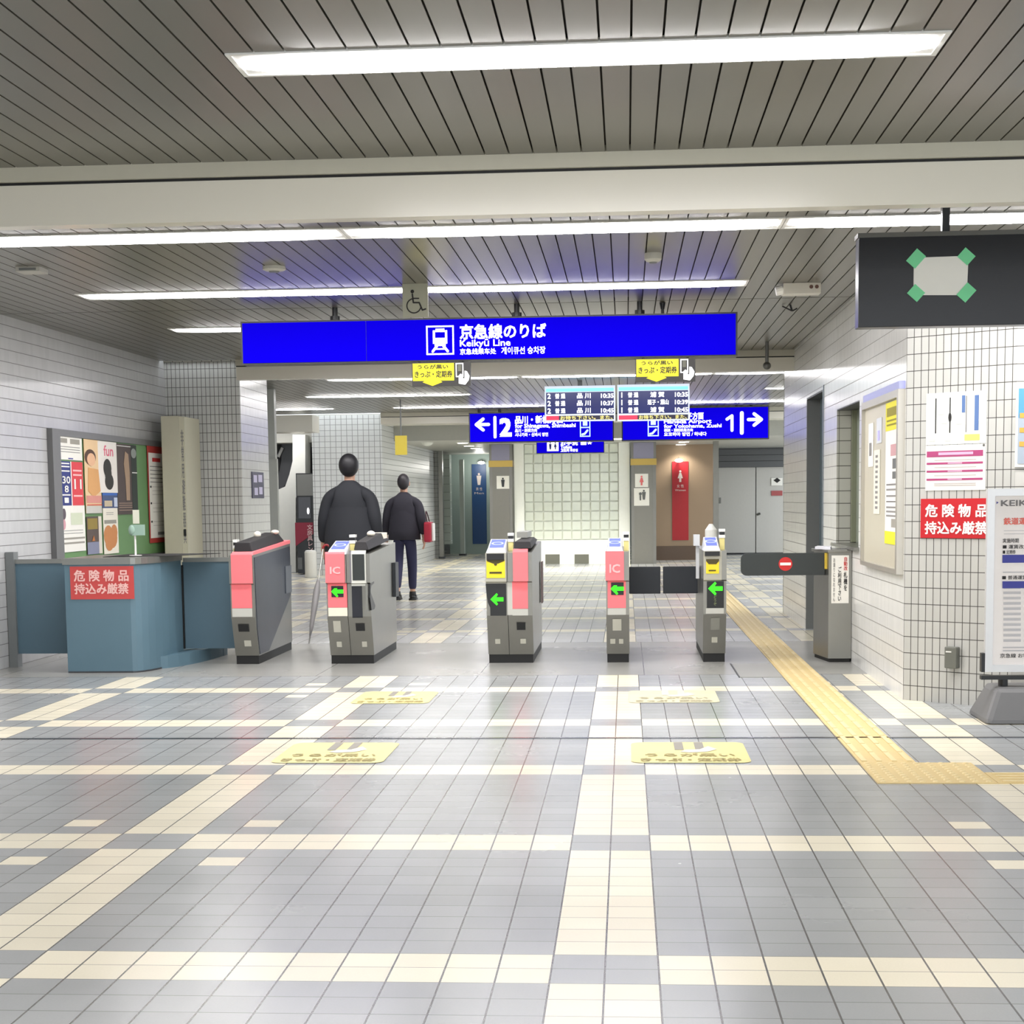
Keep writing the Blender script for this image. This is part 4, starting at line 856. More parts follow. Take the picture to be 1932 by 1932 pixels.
# things on the counter
p = at(256, 1046, 12.85); p.z = ztop
t = thing('sign_stand', (p.x, 12.85, ztop), 'thin white stand with pale green holder on the blue grey counter', 'stand')
z1 = at(256, 1000, 12.85).z
MB().tube((p.x, 12.85, ztop + .004), (p.x, 12.85, z1), .008).build('pole', WHITE, t); MB().lathe((p.x, 12.85, ztop), ((.05, 0), (.05, .008))).build('base', WHITE, t)
P = PY(12.83); e = P.box(248, 990, 272, 1010); MB().pbox(P, *e, -.03, 0).ball(P.w(e[0], (e[1] + e[3]) / 2, -.015), .03, .03, .045).build('holder', mat('holder_green', (146, 174, 160), .3), t)
e = P.box(250, 962, 263, 988); MB().pbox(P, *e, -.004, 0).build('card', mat('clear_card', (206, 206, 190), .3), t)

# ================================================================== poster board on the left wall
PLf = PXL(WL)
ya, yb, za, zb = 13.98, 17.62, .8, 1.985
t = thing('poster_board', (WL, (ya + yb) / 2, za), 'green poster board with dark grey frame on the left tiled wall', 'notice board')
MB().pbox(PLf, ya + .05, za + .0, yb - .03, zb - .03, .0, .03).build('board', mat('board_green', (104, 146, 92), .6), t)
mb = MB(); fw = .2
mb.fbox(PLf, ya - .02, za - .02, yb, zb + .01, fw, .02, .06, .06, .0, .05)
mb.build('frame', mat('board_frame_grey', (104, 104, 104), .4), t)
PB = PXL(WL + .032)
# poster corner pixels (zoomed crop 80..340 x 790..1070 at scale 6.9)
def zp(x, y): return 80 + x / 6.9, 790 + y / 6.9
def poster(name, x0, y0, x1, y1, lab, base=PAPER, lift=.003):
    """x0,y0 upper-left and x1,y1 lower-right in the crop; height taken at the left edge"""
    aL, bT = PB.px(*zp(x0, y0)); aR, bB2 = PB.px(*zp(x1, y1))
    _, bB = PB.px(*zp(x0, y1 if name != 'x' else y1))
    t = thing(name, PB.w(aL, bB, 0), lab, 'poster', 'posters on the green board')
    bT2 = bT
    MB().pbox(PB, aL, bB2, aR, bT, lift, lift + .004).build('sheet', base, t)
    W, Hh = aR - aL, bT - bB2
    g = lambda u, v: (aL + u * W, bB2 + v * Hh)
    def R(u0, v0, u1, v1, m, nm='print', l=1): MB().frect(PB, *g(u0, v0), *g(u1, v1), lift + .004 + .0015 * l).build(nm, m, t)
    def Lines(u0, u1, vs, m, h=.012, nm='print', l=1):
        mb = MB()
        for v in vs: mb.frect(PB, *g(u0, v - h / 2), *g(u1, v + h / 2), lift + .004 + .0015 * l)
        mb.build(nm, m, t)
    return t, g, R, Lines
PT = lambda t, g, s, u0, v0, u1, v1, m, l=3: text(PB, s, *g(u0, v0), *g(u1, v1), m, t, .007 + .0015 * l, bold=.02)
t, g, R, L = poster('poster', 185, 220, 512, 548, 'white notice poster in the upper left corner of the green board')
R(.08, .72, .38, .92, mat('grey_print', (160, 156, 146), .7)); R(.5, .7, .9, .92, MATS['grey_print']); L(.06, .9, (.56, .45, .34), GREYINK, .03); L(.4, .6, (.06,), BLUEINK, .05)
t, g, R, L = poster('poster', 205, 548, 530, 1128, 'poster half navy blue and half red with large white numbers', mat('poster_blue', (44, 56, 128), .6))
R(.48, 0, 1, 1, mat('poster_red', (222, 62, 72), .6)); R(.46, 0, .5, 1, WHITEINK, 'print', 2)
PT(t, g, '30', .1, .5, .42, .66, WHITEINK); PT(t, g, '8', .18, .3, .34, .45, WHITEINK); PT(t, g, '11', .6, .38, .9, .6, WHITEINK)
L(.06, .42, (.95, .88, .78, .24), WHITEINK, .03, 'print', 2); R(.16, .06, .34, .18, WHITEINK, 'print', 2); L(.56, .94, (.8, .7, .22), mat('pink_print', (246, 190, 190), .6), .04, 'print', 2)
t, g, R, L = poster('poster', 215, 1132, 560, 1715, 'white poster with pale drawings in the lower left of the green board')
MB().disk(PB, *g(.15, .82), .05, .009).build('print', mat('hair_print', (96, 84, 92), .7), t); MB().disk(PB, *g(.13, .6), .05, .009).build('print', mat('rose_print', (216, 160, 170), .7), t)
R(.42, .58, .9, .84, mat('pale_green_print', (214, 222, 196), .7)); L(.08, .9, (.46, .4), GREYINK, .012); R(.03, .27, .97, .31, MATS['grey_print']); R(.06, .17, .95, .21, MATS['grey_print'])
t, g, R, L = poster('poster', 520, 262, 760, 1228, 'tall peach poster with a pale figure, second column of the board', mat('poster_peach', (240, 206, 160), .6), .008)
mb = MB(); mb.disk(PB, *g(.36, .76), .16, .0145, 18, .075); mb.build('print', mat('dark_hair_print', (92, 66, 54), .7), t); MB().disk(PB, *g(.4, .73), .12, .017, 18, .06).build('print', mat('skin_print', (238, 190, 152), .7), t)
mb = MB(); mb.fpoly(PB, (g(.2, .62), g(.85, .6), g(.95, .3), g(.5, .22), g(.15, .3)), .0145); mb.build('print', mat('orange_print', (226, 170, 110), .7), t)
R(0, 0, 1, .1, mat('pale_grey_print', (206, 204, 196), .7)); R(.05, .14, 1, .24, mat('salmon_print', (222, 152, 140), .7), 'print', 2); L(.05, 1, (.115,), REDINK, .012, 'print', 3)
t, g, R, L = poster('poster', 700, 285, 965, 965, 'white poster with pink lettering and black shoe sole shape', mat('poster_white', (246, 240, 232), .6), .01)
PT(t, g, 'fun', .3, .72, .8, .92, mat('pink_lettering', (232, 110, 136), .6), 5)
mb = MB(); mb.disk(PB, *g(.46, .48), .12, .0165, 20, .09); mb.disk(PB, *g(.54, .22), .13, .0167, 20, .08); mb.disk(PB, *g(.5, .36), .1, .0166, 20, .09); mb.build('print', mat('sole_print', (52, 50, 46), .7), t)
t, g, R, L = poster('poster', 770, 965, 972, 1165, 'small blue poster with a beige picture under the shoe sole poster', mat('poster_navy', (64, 84, 130), .6))
R(0, .84, 1, 1, mat('bright_blue_print', (52, 104, 190), .6)); R(.1, .12, .62, .5, mat('beige_print', (206, 190, 160), .6), 'print', 2); R(.74, .1, .98, .7, mat('pale_blue_print', (206, 216, 236), .6), 'print', 2)
t, g, R, L = poster('poster', 945, 320, 1235, 1240, 'dark brown tall poster with a long pale shape', mat('poster_brown', (74, 58, 54), .6), .006)
mb = MB(); mb.fpoly(PB, (g(.42, .9), g(.58, .86), g(.62, .6), g(.6, .2), g(.42, .2), g(.4, .5), g(.34, .72)), .0125); mb.build('print', mat('tan_print', (176, 148, 122), .7), t)
R(.72, 0, 1, 1, mat('greenish_black_print', (44, 54, 48), .7)); L(.04, .7, (.16, .13, .1, .06), mat('tan_lines', (190, 160, 140), .7), .008, 'print', 2); L(.02, .7, (.97,), WHITEINK, .01, 'print', 2); L(.74, 1, (.6,), WHITEINK, .015, 'print', 2); MB().disk(PB, *g(.84, .88), .09, .0145, 16, .05).build('print', mat('ghost_print', (150, 156, 150), .7), t)
t, g, R, L = poster('poster', 560, 1275, 770, 1750, 'dark poster with a yellow top and grey blue foot, low on the board', mat('poster_dusk', (88, 74, 66), .6), .006)
R(.05, .66, .72, .95, mat('ochre_print', (150, 130, 62), .7)); R(0, 0, .78, .32, mat('slate_print', (136, 140, 164), .7)); R(.78, 0, 1, 1, mat('cream_print', (226, 216, 204), .7)); MB().fpoly(PB, (g(.3, .35), g(.5, .35), g(.42, .5)), .0145).build('print', mat('ember_print', (196, 120, 60), .7), t)
t, g, R, L = poster('poster', 775, 1165, 985, 1745, 'white poster with an orange brown picture of food', mat('poster_cream', (244, 238, 222), .6), .006)
mb = MB(); mb.disk(PB, *g(.3, .4), .14, .0125, 14, .1); mb.disk(PB, *g(.55, .34), .16, .0126, 14, .1); mb.disk(PB, *g(.7, .46), .1, .0127, 14, .08); mb.disk(PB, *g(.35, .22), .12, .0128, 14, .07); mb.build('print', mat('food_print', (206, 138, 84), .7), t)
R(.05, .66, .88, .74, MATS['grey_print']); L(.2, .7, (.9, .86), GREYINK, .01)
t, g, R, L = poster('notice_banner', 1350, 350, 1610, 1600, 'narrow white notice with red top edge at the end of the board', mat('poster_red_edge', (178, 60, 54), .6), .006)
MB().frect(PB, *g(.04, .05), *g(.98, .93), .0125).build('print', PAPER, t); R(.25, .84, .72, .88, REDINK, 'print', 3); L(.1, .92, (.79, .75, .71, .67, .63), GREYINK, .008, 'print', 3)
L(.08, .16, (.58, .41, .22), INK, .02, 'print', 3); L(.2, .92, (.58, .54, .5, .41, .36, .32, .22, .18), mat('faint_ink', (206, 202, 196), .7), .006, 'print', 3); R(.45, .08, .85, .11, GREYINK, 'print', 3)
# beige pillar box
Pk = PY(17.0); e = Pk.box(303, 785, 345, 1045)
t = thing('information_pillar', ((e[0] + e[2]) / 2, 17.3, 0), 'tall beige box standing in the corner beside the poster board', 'cabinet')
MB().box(e[0], e[2], 17.0, 17.65, 0, e[3]).build('body', BEIGE, t, bevel=.006)
MB().box(e[2] + .001, e[2] + .06, 17.0, 17.6, 0, e[3] - .01).build('side_door', mat('beige_light', (206, 202, 178), .4), t)
vtext(PY(16.998), '非常用避難器具', e[2] + .032, e[3] - .15, .9, .03, GREYINK, t, .002); MB().box(e[2] + .02, e[2] + .045, 16.985, 17.0, .98, 1.05).build('handle', BLACK, t)
# small dark plate on the column side
Pcs = PXL(-4.224)
e = Pcs.box(474, 890, 497, 940); t = thing('information_plate', Pcs.w(e[0], e[1], 0), 'small dark plate with white symbols on the tiled column side', 'sign')
MB().pbox(Pcs, *e, .001, .01).build('plate', mat('plate_navy', (58, 56, 84), .4), t)
mb = MB(); W, Hh = e[2] - e[0], e[3] - e[1]
for u, v, s_ in ((.1, .6, .3), (.5, .62, .35), (.15, .12, .3), (.55, .15, .3)): mb.frect(Pcs, e[0] + u * W, e[1] + v * Hh, e[0] + (u + s_) * W, e[1] + (v + .28) * Hh, .012)
mb.build('pictogram', mat('lilac_ink', (206, 200, 226), .6), t)

# ================================================================== right wall notices
PRw = PXR(WR)
ya, yb, za, zb = 10.61, 12.24, .81, 2.0
t = thing('notice_board', (WR, (ya + yb) / 2, za), 'cream notice board with steel frame on the right tiled wall', 'notice board')
MB().pbox(PRw, -yb + .01, za + .01, -ya - .02, zb - .02, 0, .02).build('board', CREAM, t)
mb = MB(); mb.fbox(PRw, -yb, za, -ya, zb, .03, .03, .06, .05, .0, .045); mb.build('frame', mat('frame_alu', (190, 186, 176), .35, .5), t)
mb = MB(); mb.pbox(PRw, -yb + .05, zb + .001, -ya, zb + .05, 0, .04); mb.build('header', mat('header_lilac', (160, 164, 214), .4), t)
PR2 = PXR(WR - .021)
def notice(nm, px, lab, base, group='notices on the cream board'):
    e = PR2.box(*px); e = (e[0], e[1], min(e[2], -ya - .07), min(e[3], zb - .06)); t = thing(nm, PR2.w(e[0], e[1], 0), lab, 'notice', group)
    MB().pbox(PR2, *e, .001, .004).build('sheet', base, t); W, Hh = e[2] - e[0], e[3] - e[1]
    g = lambda u, v: (e[0] + u * W, e[1] + v * Hh)
    def R(u0, v0, u1, v1, m, l=1): MB().frect(PR2, *g(u0, v0), *g(u1, v1), .004 + .0015 * l).build('print', m, t)
    def L(u0, u1, vs, m, h=.015, l=1):
        mb = MB()
        for v in vs: mb.frect(PR2, *g(u0, v - h / 2), *g(u1, v + h / 2), .004 + .0015 * l)
        mb.build('print', m, t)
    return R, L
R, L = notice('notice', (1673, 760, 1700, 1030), 'tall notice with yellow head and foot on the cream board', PAPER)
R(0, .8, 1, 1, mat('notice_yellow', (236, 226, 60), .6)); R(.1, .9, .85, .96, mat('olive_ink', (150, 140, 40), .6), 2); L(.1, .85, (.87, .84), MATS['olive_ink'], .012, 2)
R(0, 0, 1, .09, mat('notice_bright_yellow', (232, 232, 40), .6)); R(.4, .62, .95, .7, mat('rose_notice', (206, 160, 164), .7)); R(.55, .53, .9, .6, GREY); R(.55, .46, .9, .51, GREY)
L(.1, .9, (.42, .385, .34, .26, .23, .2), GREYINK, .012); L(.1, .9, (.3,), INK, .006); R(.5, .12, .9, .18, MATS['grey_print'])
R, L = notice('notice', (1655, 790, 1664, 835), 'small pale notice with violet patch at the top of the cream board', mat('notice_pale', (216, 220, 226), .5)); R(.3, .1, .7, .5, mat('violet_print', (190, 184, 240), .6))  # violet patch on the lower part of the sheet
R, L = notice('notice', (1640, 800, 1648, 880), 'narrow white slip at the far edge of the cream board', PAPER); R(.2, .25, .7, .55, GREYINK)
R, L = notice('notice', (1650, 850, 1660, 970), 'long narrow cream strip with vertical writing on the cream board', mat('strip_cream', (236, 232, 218), .6)); L(.3, .7, [.1 + .08 * k for k in range(11)], GREYINK, .04)
# chamfer wall signs
PCH = PL((WR, 10.568, 0), (.7711, -.6367, 0), (0, 0, 1))
e = PCH.box(1749, 738, 1861, 922); e = (e[0], e[1] + .0, PCH.px(1861, 830)[0], PCH.px(1800, 740)[1])
t = thing('rail_map', PCH.w(e[0], e[1], 0), 'white map poster with black and blue lines on the corner wall', 'poster')
zmid = PCH.px(1800, 838)[1]
MB().pbox(PCH, e[0], zmid, e[2], e[3], .001, .006).build('sheet', mat('map_paper', (226, 228, 222), .5), t)
W, Hh = e[2] - e[0], e[3] - zmid; g = lambda u, v: (e[0] + u * W, zmid + v * Hh)
mb = MB(); mb.frect(PCH, *g(.155, .22), *g(.175, .9), .008); mb.frect(PCH, *g(.395, .22), *g(.415, .9), .008); mb.disk(PCH, *g(.405, .52), .011, .009, 14, .03); mb.build('map_lines', INK, t)
mb = MB(); mb.frect(PCH, *g(.6, .6), *g(.655, .93), .008); mb.frect(PCH, *g(.81, .25), *g(.88, .92), .008); mb.build('map_bars', mat('steel_blue_ink', (84, 112, 160), .6), t)
MB().frect(PCH, *g(.665, .22), *g(.685, .92), .0085).build('map_line', GREYINK, t); MB().frect(PCH, *g(.65, .06), *g(.9, .18), .008).build('map_key', mat('key_yellow', (230, 214, 110), .6), t)
mb = MB()
for u, v in ((.1, .08), (.37, .08), (.3, .42), (.55, .4), (.24, .6), (.5, .75), (.92, .4)): mb.frect(PCH, *g(u - .05, v - .02), *g(u + .06, v + .03), .0075)
mb.build('map_labels', mat('map_grey', (196, 200, 194), .6), t)
t = thing('fare_notice', PCH.w(e[0], e[1], 0), 'white notice with four magenta bands under the map poster', 'poster')
zb_ = PCH.px(1800, 925)[1]
MB().pbox(PCH, e[0], zb_, e[2], zmid - .004, .001, .006).build('sheet', mat('notice_paper', (236, 232, 226), .6), t); Hn = zmid - .004 - zb_
h = lambda u, v: (e[0] + u * W, zb_ + v * Hn)
mb = MB(); mb.frect(PCH, *h(.02, .74), *h(.96, .87), .008)
for v in (.575, .4, .22): mb.frect(PCH, *h(.02, v), *h(.96, v + .045), .008)
mb.build('magenta_band', mat('magenta_ink', (164, 62, 110), .6), t)
mb = MB(); mb.frect(PCH, *h(.22, .78), *h(.8, .84), .0095)
for v in (.585, .41, .232): mb.frect(PCH, *h(.38, v), *h(.62, v + .025), .0095)
mb.build('print', mat('pale_magenta', (226, 170, 196), .6), t)
mb = MB()
for v in (.66, .5, .32, .14, .1): mb.frect(PCH, *h(.15, v), *h(.85, v + .02), .008)
mb.build('print', mat('taupe_ink', (184, 176, 172), .6), t)
MB().disk(PCH, *h(.97, .97), .008, .008).build('pin', STEEL, t)
e2 = (PCH.px(1738, 980)[0], PCH.px(1760, 1015)[1], PCH.px(1738, 980)[0] + .62, PCH.px(1760, 941)[1])
a1r = PCH.px(1880, 980)[0]; e2 = (e2[0], e2[1], a1r, e2[3])
t = thing('warning_sign', PCH.w(e2[0], e2[1], 0), 'bright red warning sign with white lettering on the corner wall', 'sign')
MB().pbox(PCH, *e2, .001, .008).build('plate', RED, t)
text(PCH, '危 険 物 品', *PCH.box(1748, 952, 1864, 975), WHITEINK, t, .011, bold=.03); text(PCH, '持込み厳禁', *PCH.box(1747, 984, 1864, 1008), WHITEINK, t, .011, bold=.03)
e3 = PCH.box(1789, 1219, 1811, 1261); t = thing('wall_socket_cover', PCH.w(e3[0], e3[1], 0), 'small grey box on the corner wall near the floor', 'socket')
MB().pbox(PCH, *e3, 0, .05).build('cover', mat('socket_grey', (106, 108, 100), .45), t, bevel=.008); MB().pbox(PCH, e3[0] + .012, e3[3] - .035, e3[0] + .05, e3[3] - .027, .05, .053).build('clip', WHITE, t)
# blue poster on the frontal wall at the right edge
Pf = PY(10.0927); e = Pf.box(1917, 727, 2000, 880); t = thing('poster', Pf.w(e[0], e[1], 0), 'blue and orange poster cut off by the right edge of the photo', 'poster')
MB().pbox(Pf, *e, .001, .012).build('frame', WHITE, t)
W, Hh = e[2] - e[0], e[3] - e[1]; g = lambda u, v: (e[0] + u * W, e[1] + v * Hh)
MB().frect(Pf, *g(.05, .04), *g(1, .96), .014).build('print', mat('sky_print', (84, 150, 200), .6), t); MB().frect(Pf, *g(.05, .04), *g(1, .6), .0155).build('print', mat('grey_blue_print', (160, 172, 184), .6), t)
mb = MB()
for v in (.6, .42, .25): mb.frect(Pf, *g(.08, v), *g(.6, v + .06), .017)
mb.build('print', mat('amber_print', (214, 160, 70), .6), t)

# ================================================================== standing board at the right edge
Pst = PY(9.55)
sa = Pst.px(1861, 1100)[0]; sz0 = Pst.px(1880, 1268)[1]; sz1 = Pst.px(1880, 922)[1]; sw = .86
t = thing('standing_board', (sa + sw / 2, 9.65, 0), 'white framed standing information board on a grey weighted base', 'sign stand')
mb = MB(); fw = .042
mb.fbox(Pst, sa, sz0, sa + sw, sz1, fw, fw, fw, fw, -.04, 0); mb.build('frame', mat('frame_silver', (214, 214, 214), .3, .4), t)
MB().box(sa + fw, sa + sw - fw, 9.565, 9.58, sz0 + fw, sz1 - fw).build('poster_sheet', mat('stand_paper', (238, 232, 228), .5), t)
Pst2 = PY(9.565); ink = mat('stand_grey_ink', (118, 116, 116), .6)
text(Pst2, 'KEIKYU', *Pst2.box(1889, 944, 1968, 954), ink, t, .002, bold=.02); MB().fpoly(Pst2, [Pst2.px(1880, 946), Pst2.px(1884, 948), Pst2.px(1880, 951)], .002).build('logo', BLUEINK, t)
text(Pst2, '鉄道運賃改定', *Pst2.box(1894, 977, 1980, 989), mat('coral_ink', (226, 110, 96), .6), t, .002, bold=.03)
text(Pst2, '実施時期', *Pst2.box(1892, 1016, 1922, 1024), INK, t, .002, bold=.01); text(Pst2, '■ 運賃改定率', *Pst2.box(1892, 1028, 1950, 1035), INK, t, .002, bold=.01); text(Pst2, '■ 定期券', *Pst2.box(1892, 1038, 1916, 1045), INK, t, .002, bold=.01)
mb = MB()
for y in (1000, 1006): mb.frect(Pst2, *Pst2.px(1894, y + 2), *Pst2.px(1990, y), .002)
for y in range(1106, 1215, 10): mb.frect(Pst2, *Pst2.px(1893, y + 5), *Pst2.px(1926, y), .002); mb.frect(Pst2, *Pst2.px(1932, y + 5), *Pst2.px(1970, y), .002)
for y in (1078, 1220, 1226): mb.frect(Pst2, *Pst2.px(1892, y + 3), *Pst2.px(1985, y), .002)
mb.build('print', mat('stand_print', (190, 188, 190), .6), t)
MB().frect(Pst2, *Pst2.px(1891, 1062), *Pst2.px(1990, 1046), .002).frect(Pst2, *Pst2.px(1891, 1110), *Pst2.px(1990, 1096), .003).build('blue_band', BLUEINK, t)
text(Pst2, '■ 普通運賃改定例', *Pst2.box(1891, 1086, 1965, 1093), INK, t, .002, bold=.01); text(Pst2, '京急線 お客様', *Pst2.box(1887, 1233, 1950, 1241), INK, t, .002, bold=.01)
MB().box(sa - .02, sa + .0, 9.55, 9.6, sz0 - .0, sz0 + .11).box(sa - .02, sa + sw + .02, 9.55, 9.6, sz0 - .045, sz0 - .022).build('holder', BLACK, t)
xm = sa + .38
MB().tube((sa + .12, 9.62, .15), (sa + .12, 9.62, sz0 - .03), .028).build('stem', BLACK, t)
bz = .2
MB().hull8([(sa - .03, 9.38, 0), (sa + .9, 9.38, 0), (sa + .9, 9.9, 0), (sa - .03, 9.9, 0), (sa + .06, 9.5, bz), (sa + .8, 9.5, bz), (sa + .8, 9.8, bz), (sa + .06, 9.8, bz)]).build('base', mat('base_grey', (104, 104, 104), .5), t, bevel=.03)

# ================================================================== floor things
struct('trim_6', MB().box(WL, 6, 8.865, 8.9, 0, .004), mat('joint_metal', (110, 112, 116), .22, .9))
TACT = mat('tactile_yellow', (214, 190, 132), .5, var=.08, scale=8); TACT2 = mat('tactile_ridge', (226, 206, 156), .5, var=.05, scale=8)
t = thing('tactile_paving', (1.28, 13, 0), 'yellow tactile paving with guiding bars running past the ticket gates', 'tactile paving')
MB().box(1.147, 1.425, 8.03, 26, 0, .004).build('tiles', TACT, t)
mb = MB()
for k in range(4):
    x = 1.175 + k * .074
    y = 8.06
    while y < 22:
        if not (8.84 < y + .14 < 8.93): mb.box(x - .013, x + .013, y, y + .27, .004, .009)
        y += .29
o = mb.build('guide_bars', TACT2, t)
t = thing('tactile_paving', (1.42, 7.74, 0), 'yellow dotted tactile paving at the turn before the right wall', 'tactile paving')
MB().box(1.147, 1.69, 7.45, 8.028, 0, .004).build('tiles', TACT, t)
mb = MB()
for i in range(9):
    for j in range(10): mb.lathe((1.177 + i * .06, 7.48 + j * .0575, .004), ((.015, 0), (.011, .005)), 8)
mb.build('tactile_pattern', TACT2, t)
t = thing('tactile_paving', (2.6, 7.6, 0), 'yellow tactile paving with bars leading out of frame at right', 'tactile paving')
MB().box(1.694, 3.6, 7.45, 7.74, 0, .004).build('tiles', TACT, t)
mb = MB()
for k in range(4): mb.box(1.72, 3.58, 7.475 + k * .07, 7.5 + k * .07, .004, .009)
mb.build('guide_bars', TACT2, t)
def sticker(x0, x1, y0, y1, lab, fade):
    t = thing('floor_sticker', ((x0 + x1) / 2, (y0 + y1) / 2, 0), lab, 'floor sticker', 'worn yellow floor stickers')
    base = (216, 204, 134) if fade < .5 else (204, 198, 164)
    mb = MB(); mb.rrect(PFLOOR, x0, y0, x1, y1, .06, .0025); mb.build('sheet', mat('sticker_worn%d' % (fade > .5), base, .45, var=.12, scale=9), t)
    ink_ = mat('worn_ink%d' % (fade > .5), (168, 154, 92) if fade < .5 else (176, 168, 136), .6)
    W, Hh = x1 - x0, y1 - y0; g = lambda u, v: (x0 + u * W, y0 + v * Hh)
    text(PFLOOR, 'うらが黒い', *g(.12, .28), *g(.88, .42), ink_, t, .0045, bold=.02); text(PFLOOR, 'きっぷ・定期券', *g(.08, .06), *g(.92, .2), ink_, t, .0045, bold=.03)
    mb = MB(); mb.frect(PFLOOR, *g(.38, .6), *g(.46, .98), .004); mb.frect(PFLOOR, *g(.56, .6), *g(.64, .98), .004); mb.build('print', mat('worn_grey%d' % (fade > .5), (136, 132, 122) if fade < .5 else (190, 188, 180), .6), t)
    mb = MB(); mb.fpoly(PFLOOR, (g(.42, .5), g(.5, .46), g(.66, .5), g(.75, .62), g(.68, .78), g(.6, .62), g(.47, .6)), .0045); mb.build('hand_symbol', mat('worn_white', (222, 218, 196), .6), t)
sticker(-1.82, -1.24, 8.03, 8.72, 'worn yellow floor sticker just this side of the metal strip, left one', .2)
sticker(.02, .62, 8.03, 8.72, 'worn yellow floor sticker just this side of the metal strip, right one', .3)
sticker(-1.82, -1.3, 10.43, 11.1, 'faded yellow floor sticker nearer the ticket gates, left one', .3)
sticker(.01, .6, 10.43, 11.1, 'faded yellow floor sticker nearer the ticket gates, right one', .8)
t = thing('floor_cover', (1.0, 12.2, 0), 'grey metal floor cover edge between the last gate and tactile paving', 'floor cover')
MB().box(.83, 1.14, 11.9, 12.9, 0, .004).build('plate', mat('cover_grey', (150, 150, 144), .35, .2), t); MB().box(.82, .83, 11.9, 12.9, 0, .006).build('edge', DGREY, t)

# ================================================================== people
def skin(name, nodes, edges, m, parent, root, lv=2):
    idx = {k: i for i, k in enumerate(nodes)}
    me = bpy.data.meshes.new(name); me.from_pydata([n[0] for n in nodes.values()], [(idx[a], idx[b]) for a, b in edges], [])
    o = bpy.data.objects.new(name, me); COL.objects.link(o)
    sk = o.modifiers.new('s', 'SKIN'); sk.use_smooth_shade = True; sb = o.modifiers.new('u', 'SUBSURF'); sb.levels = lv; sb.render_levels = lv
    for k, i in idx.items():
        r_ = nodes[k][1]; r_ = r_ if isinstance(r_, tuple) else (r_, r_); me.skin_vertices[0].data[i].radius = r_; me.skin_vertices[0].data[i].use_root = (k == root)
    dg = bpy.context.evaluated_depsgraph_get(); dg.update(); m2 = bpy.data.meshes.new_from_object(o.evaluated_get(dg)); bpy.data.objects.remove(o)
    m2.name = name; m2.materials.clear(); m2.materials.append(m); m2.polygons.foreach_set('use_smooth', [True] * len(m2.polygons))
    return link(bpy.data.objects.new(name, m2), parent)
SKINM = mat('skin', (206, 162, 138), .5); 
def hand_nodes(N, E, pre, wrist, side, fwd=(0, .25, -1), curl=.5):
    """palm with five bent fingers; wrist already in N"""
    f_ = Vector(fwd).normalized(); wv = Vector(N[wrist][0]); sx = Vector((0, 1, 0)) if True else None
    palm = wv + f_ * .075; N[pre + 'palm'] = (palm, (.035, .018)); E.append((wrist, pre + 'palm'))
    for i, (o_, ln) in enumerate(((-.03, .068), (-.01, .078), (.01, .074), (.03, .058))):
        a = palm + f_ * .025 + sx * o_; b = a + f_ * ln * .55 + Vector((-side * .01 * curl, 0, 0)); c = b + f_ * ln * .4 + Vector((-side * .035 * curl, 0, 0))
        for n_, p_ in (('a', a), ('b', b), ('c', c)): N['%sf%d%s' % (pre, i, n_)] = (p_, .0095)
        E += [(pre + 'palm', '%sf%da' % (pre, i)), ('%sf%da' % (pre, i), '%sf%db' % (pre, i)), ('%sf%db' % (pre, i), '%sf%dc' % (pre, i))]
    a = wv + f_ * .04 + sx * .035; b = a + f_ * .04 + sx * .02; N[pre + 't1'] = (a, .012); N[pre + 't2'] = (b, .010); E += [(wrist, pre + 't1'), (pre + 't1', pre + 't2')]
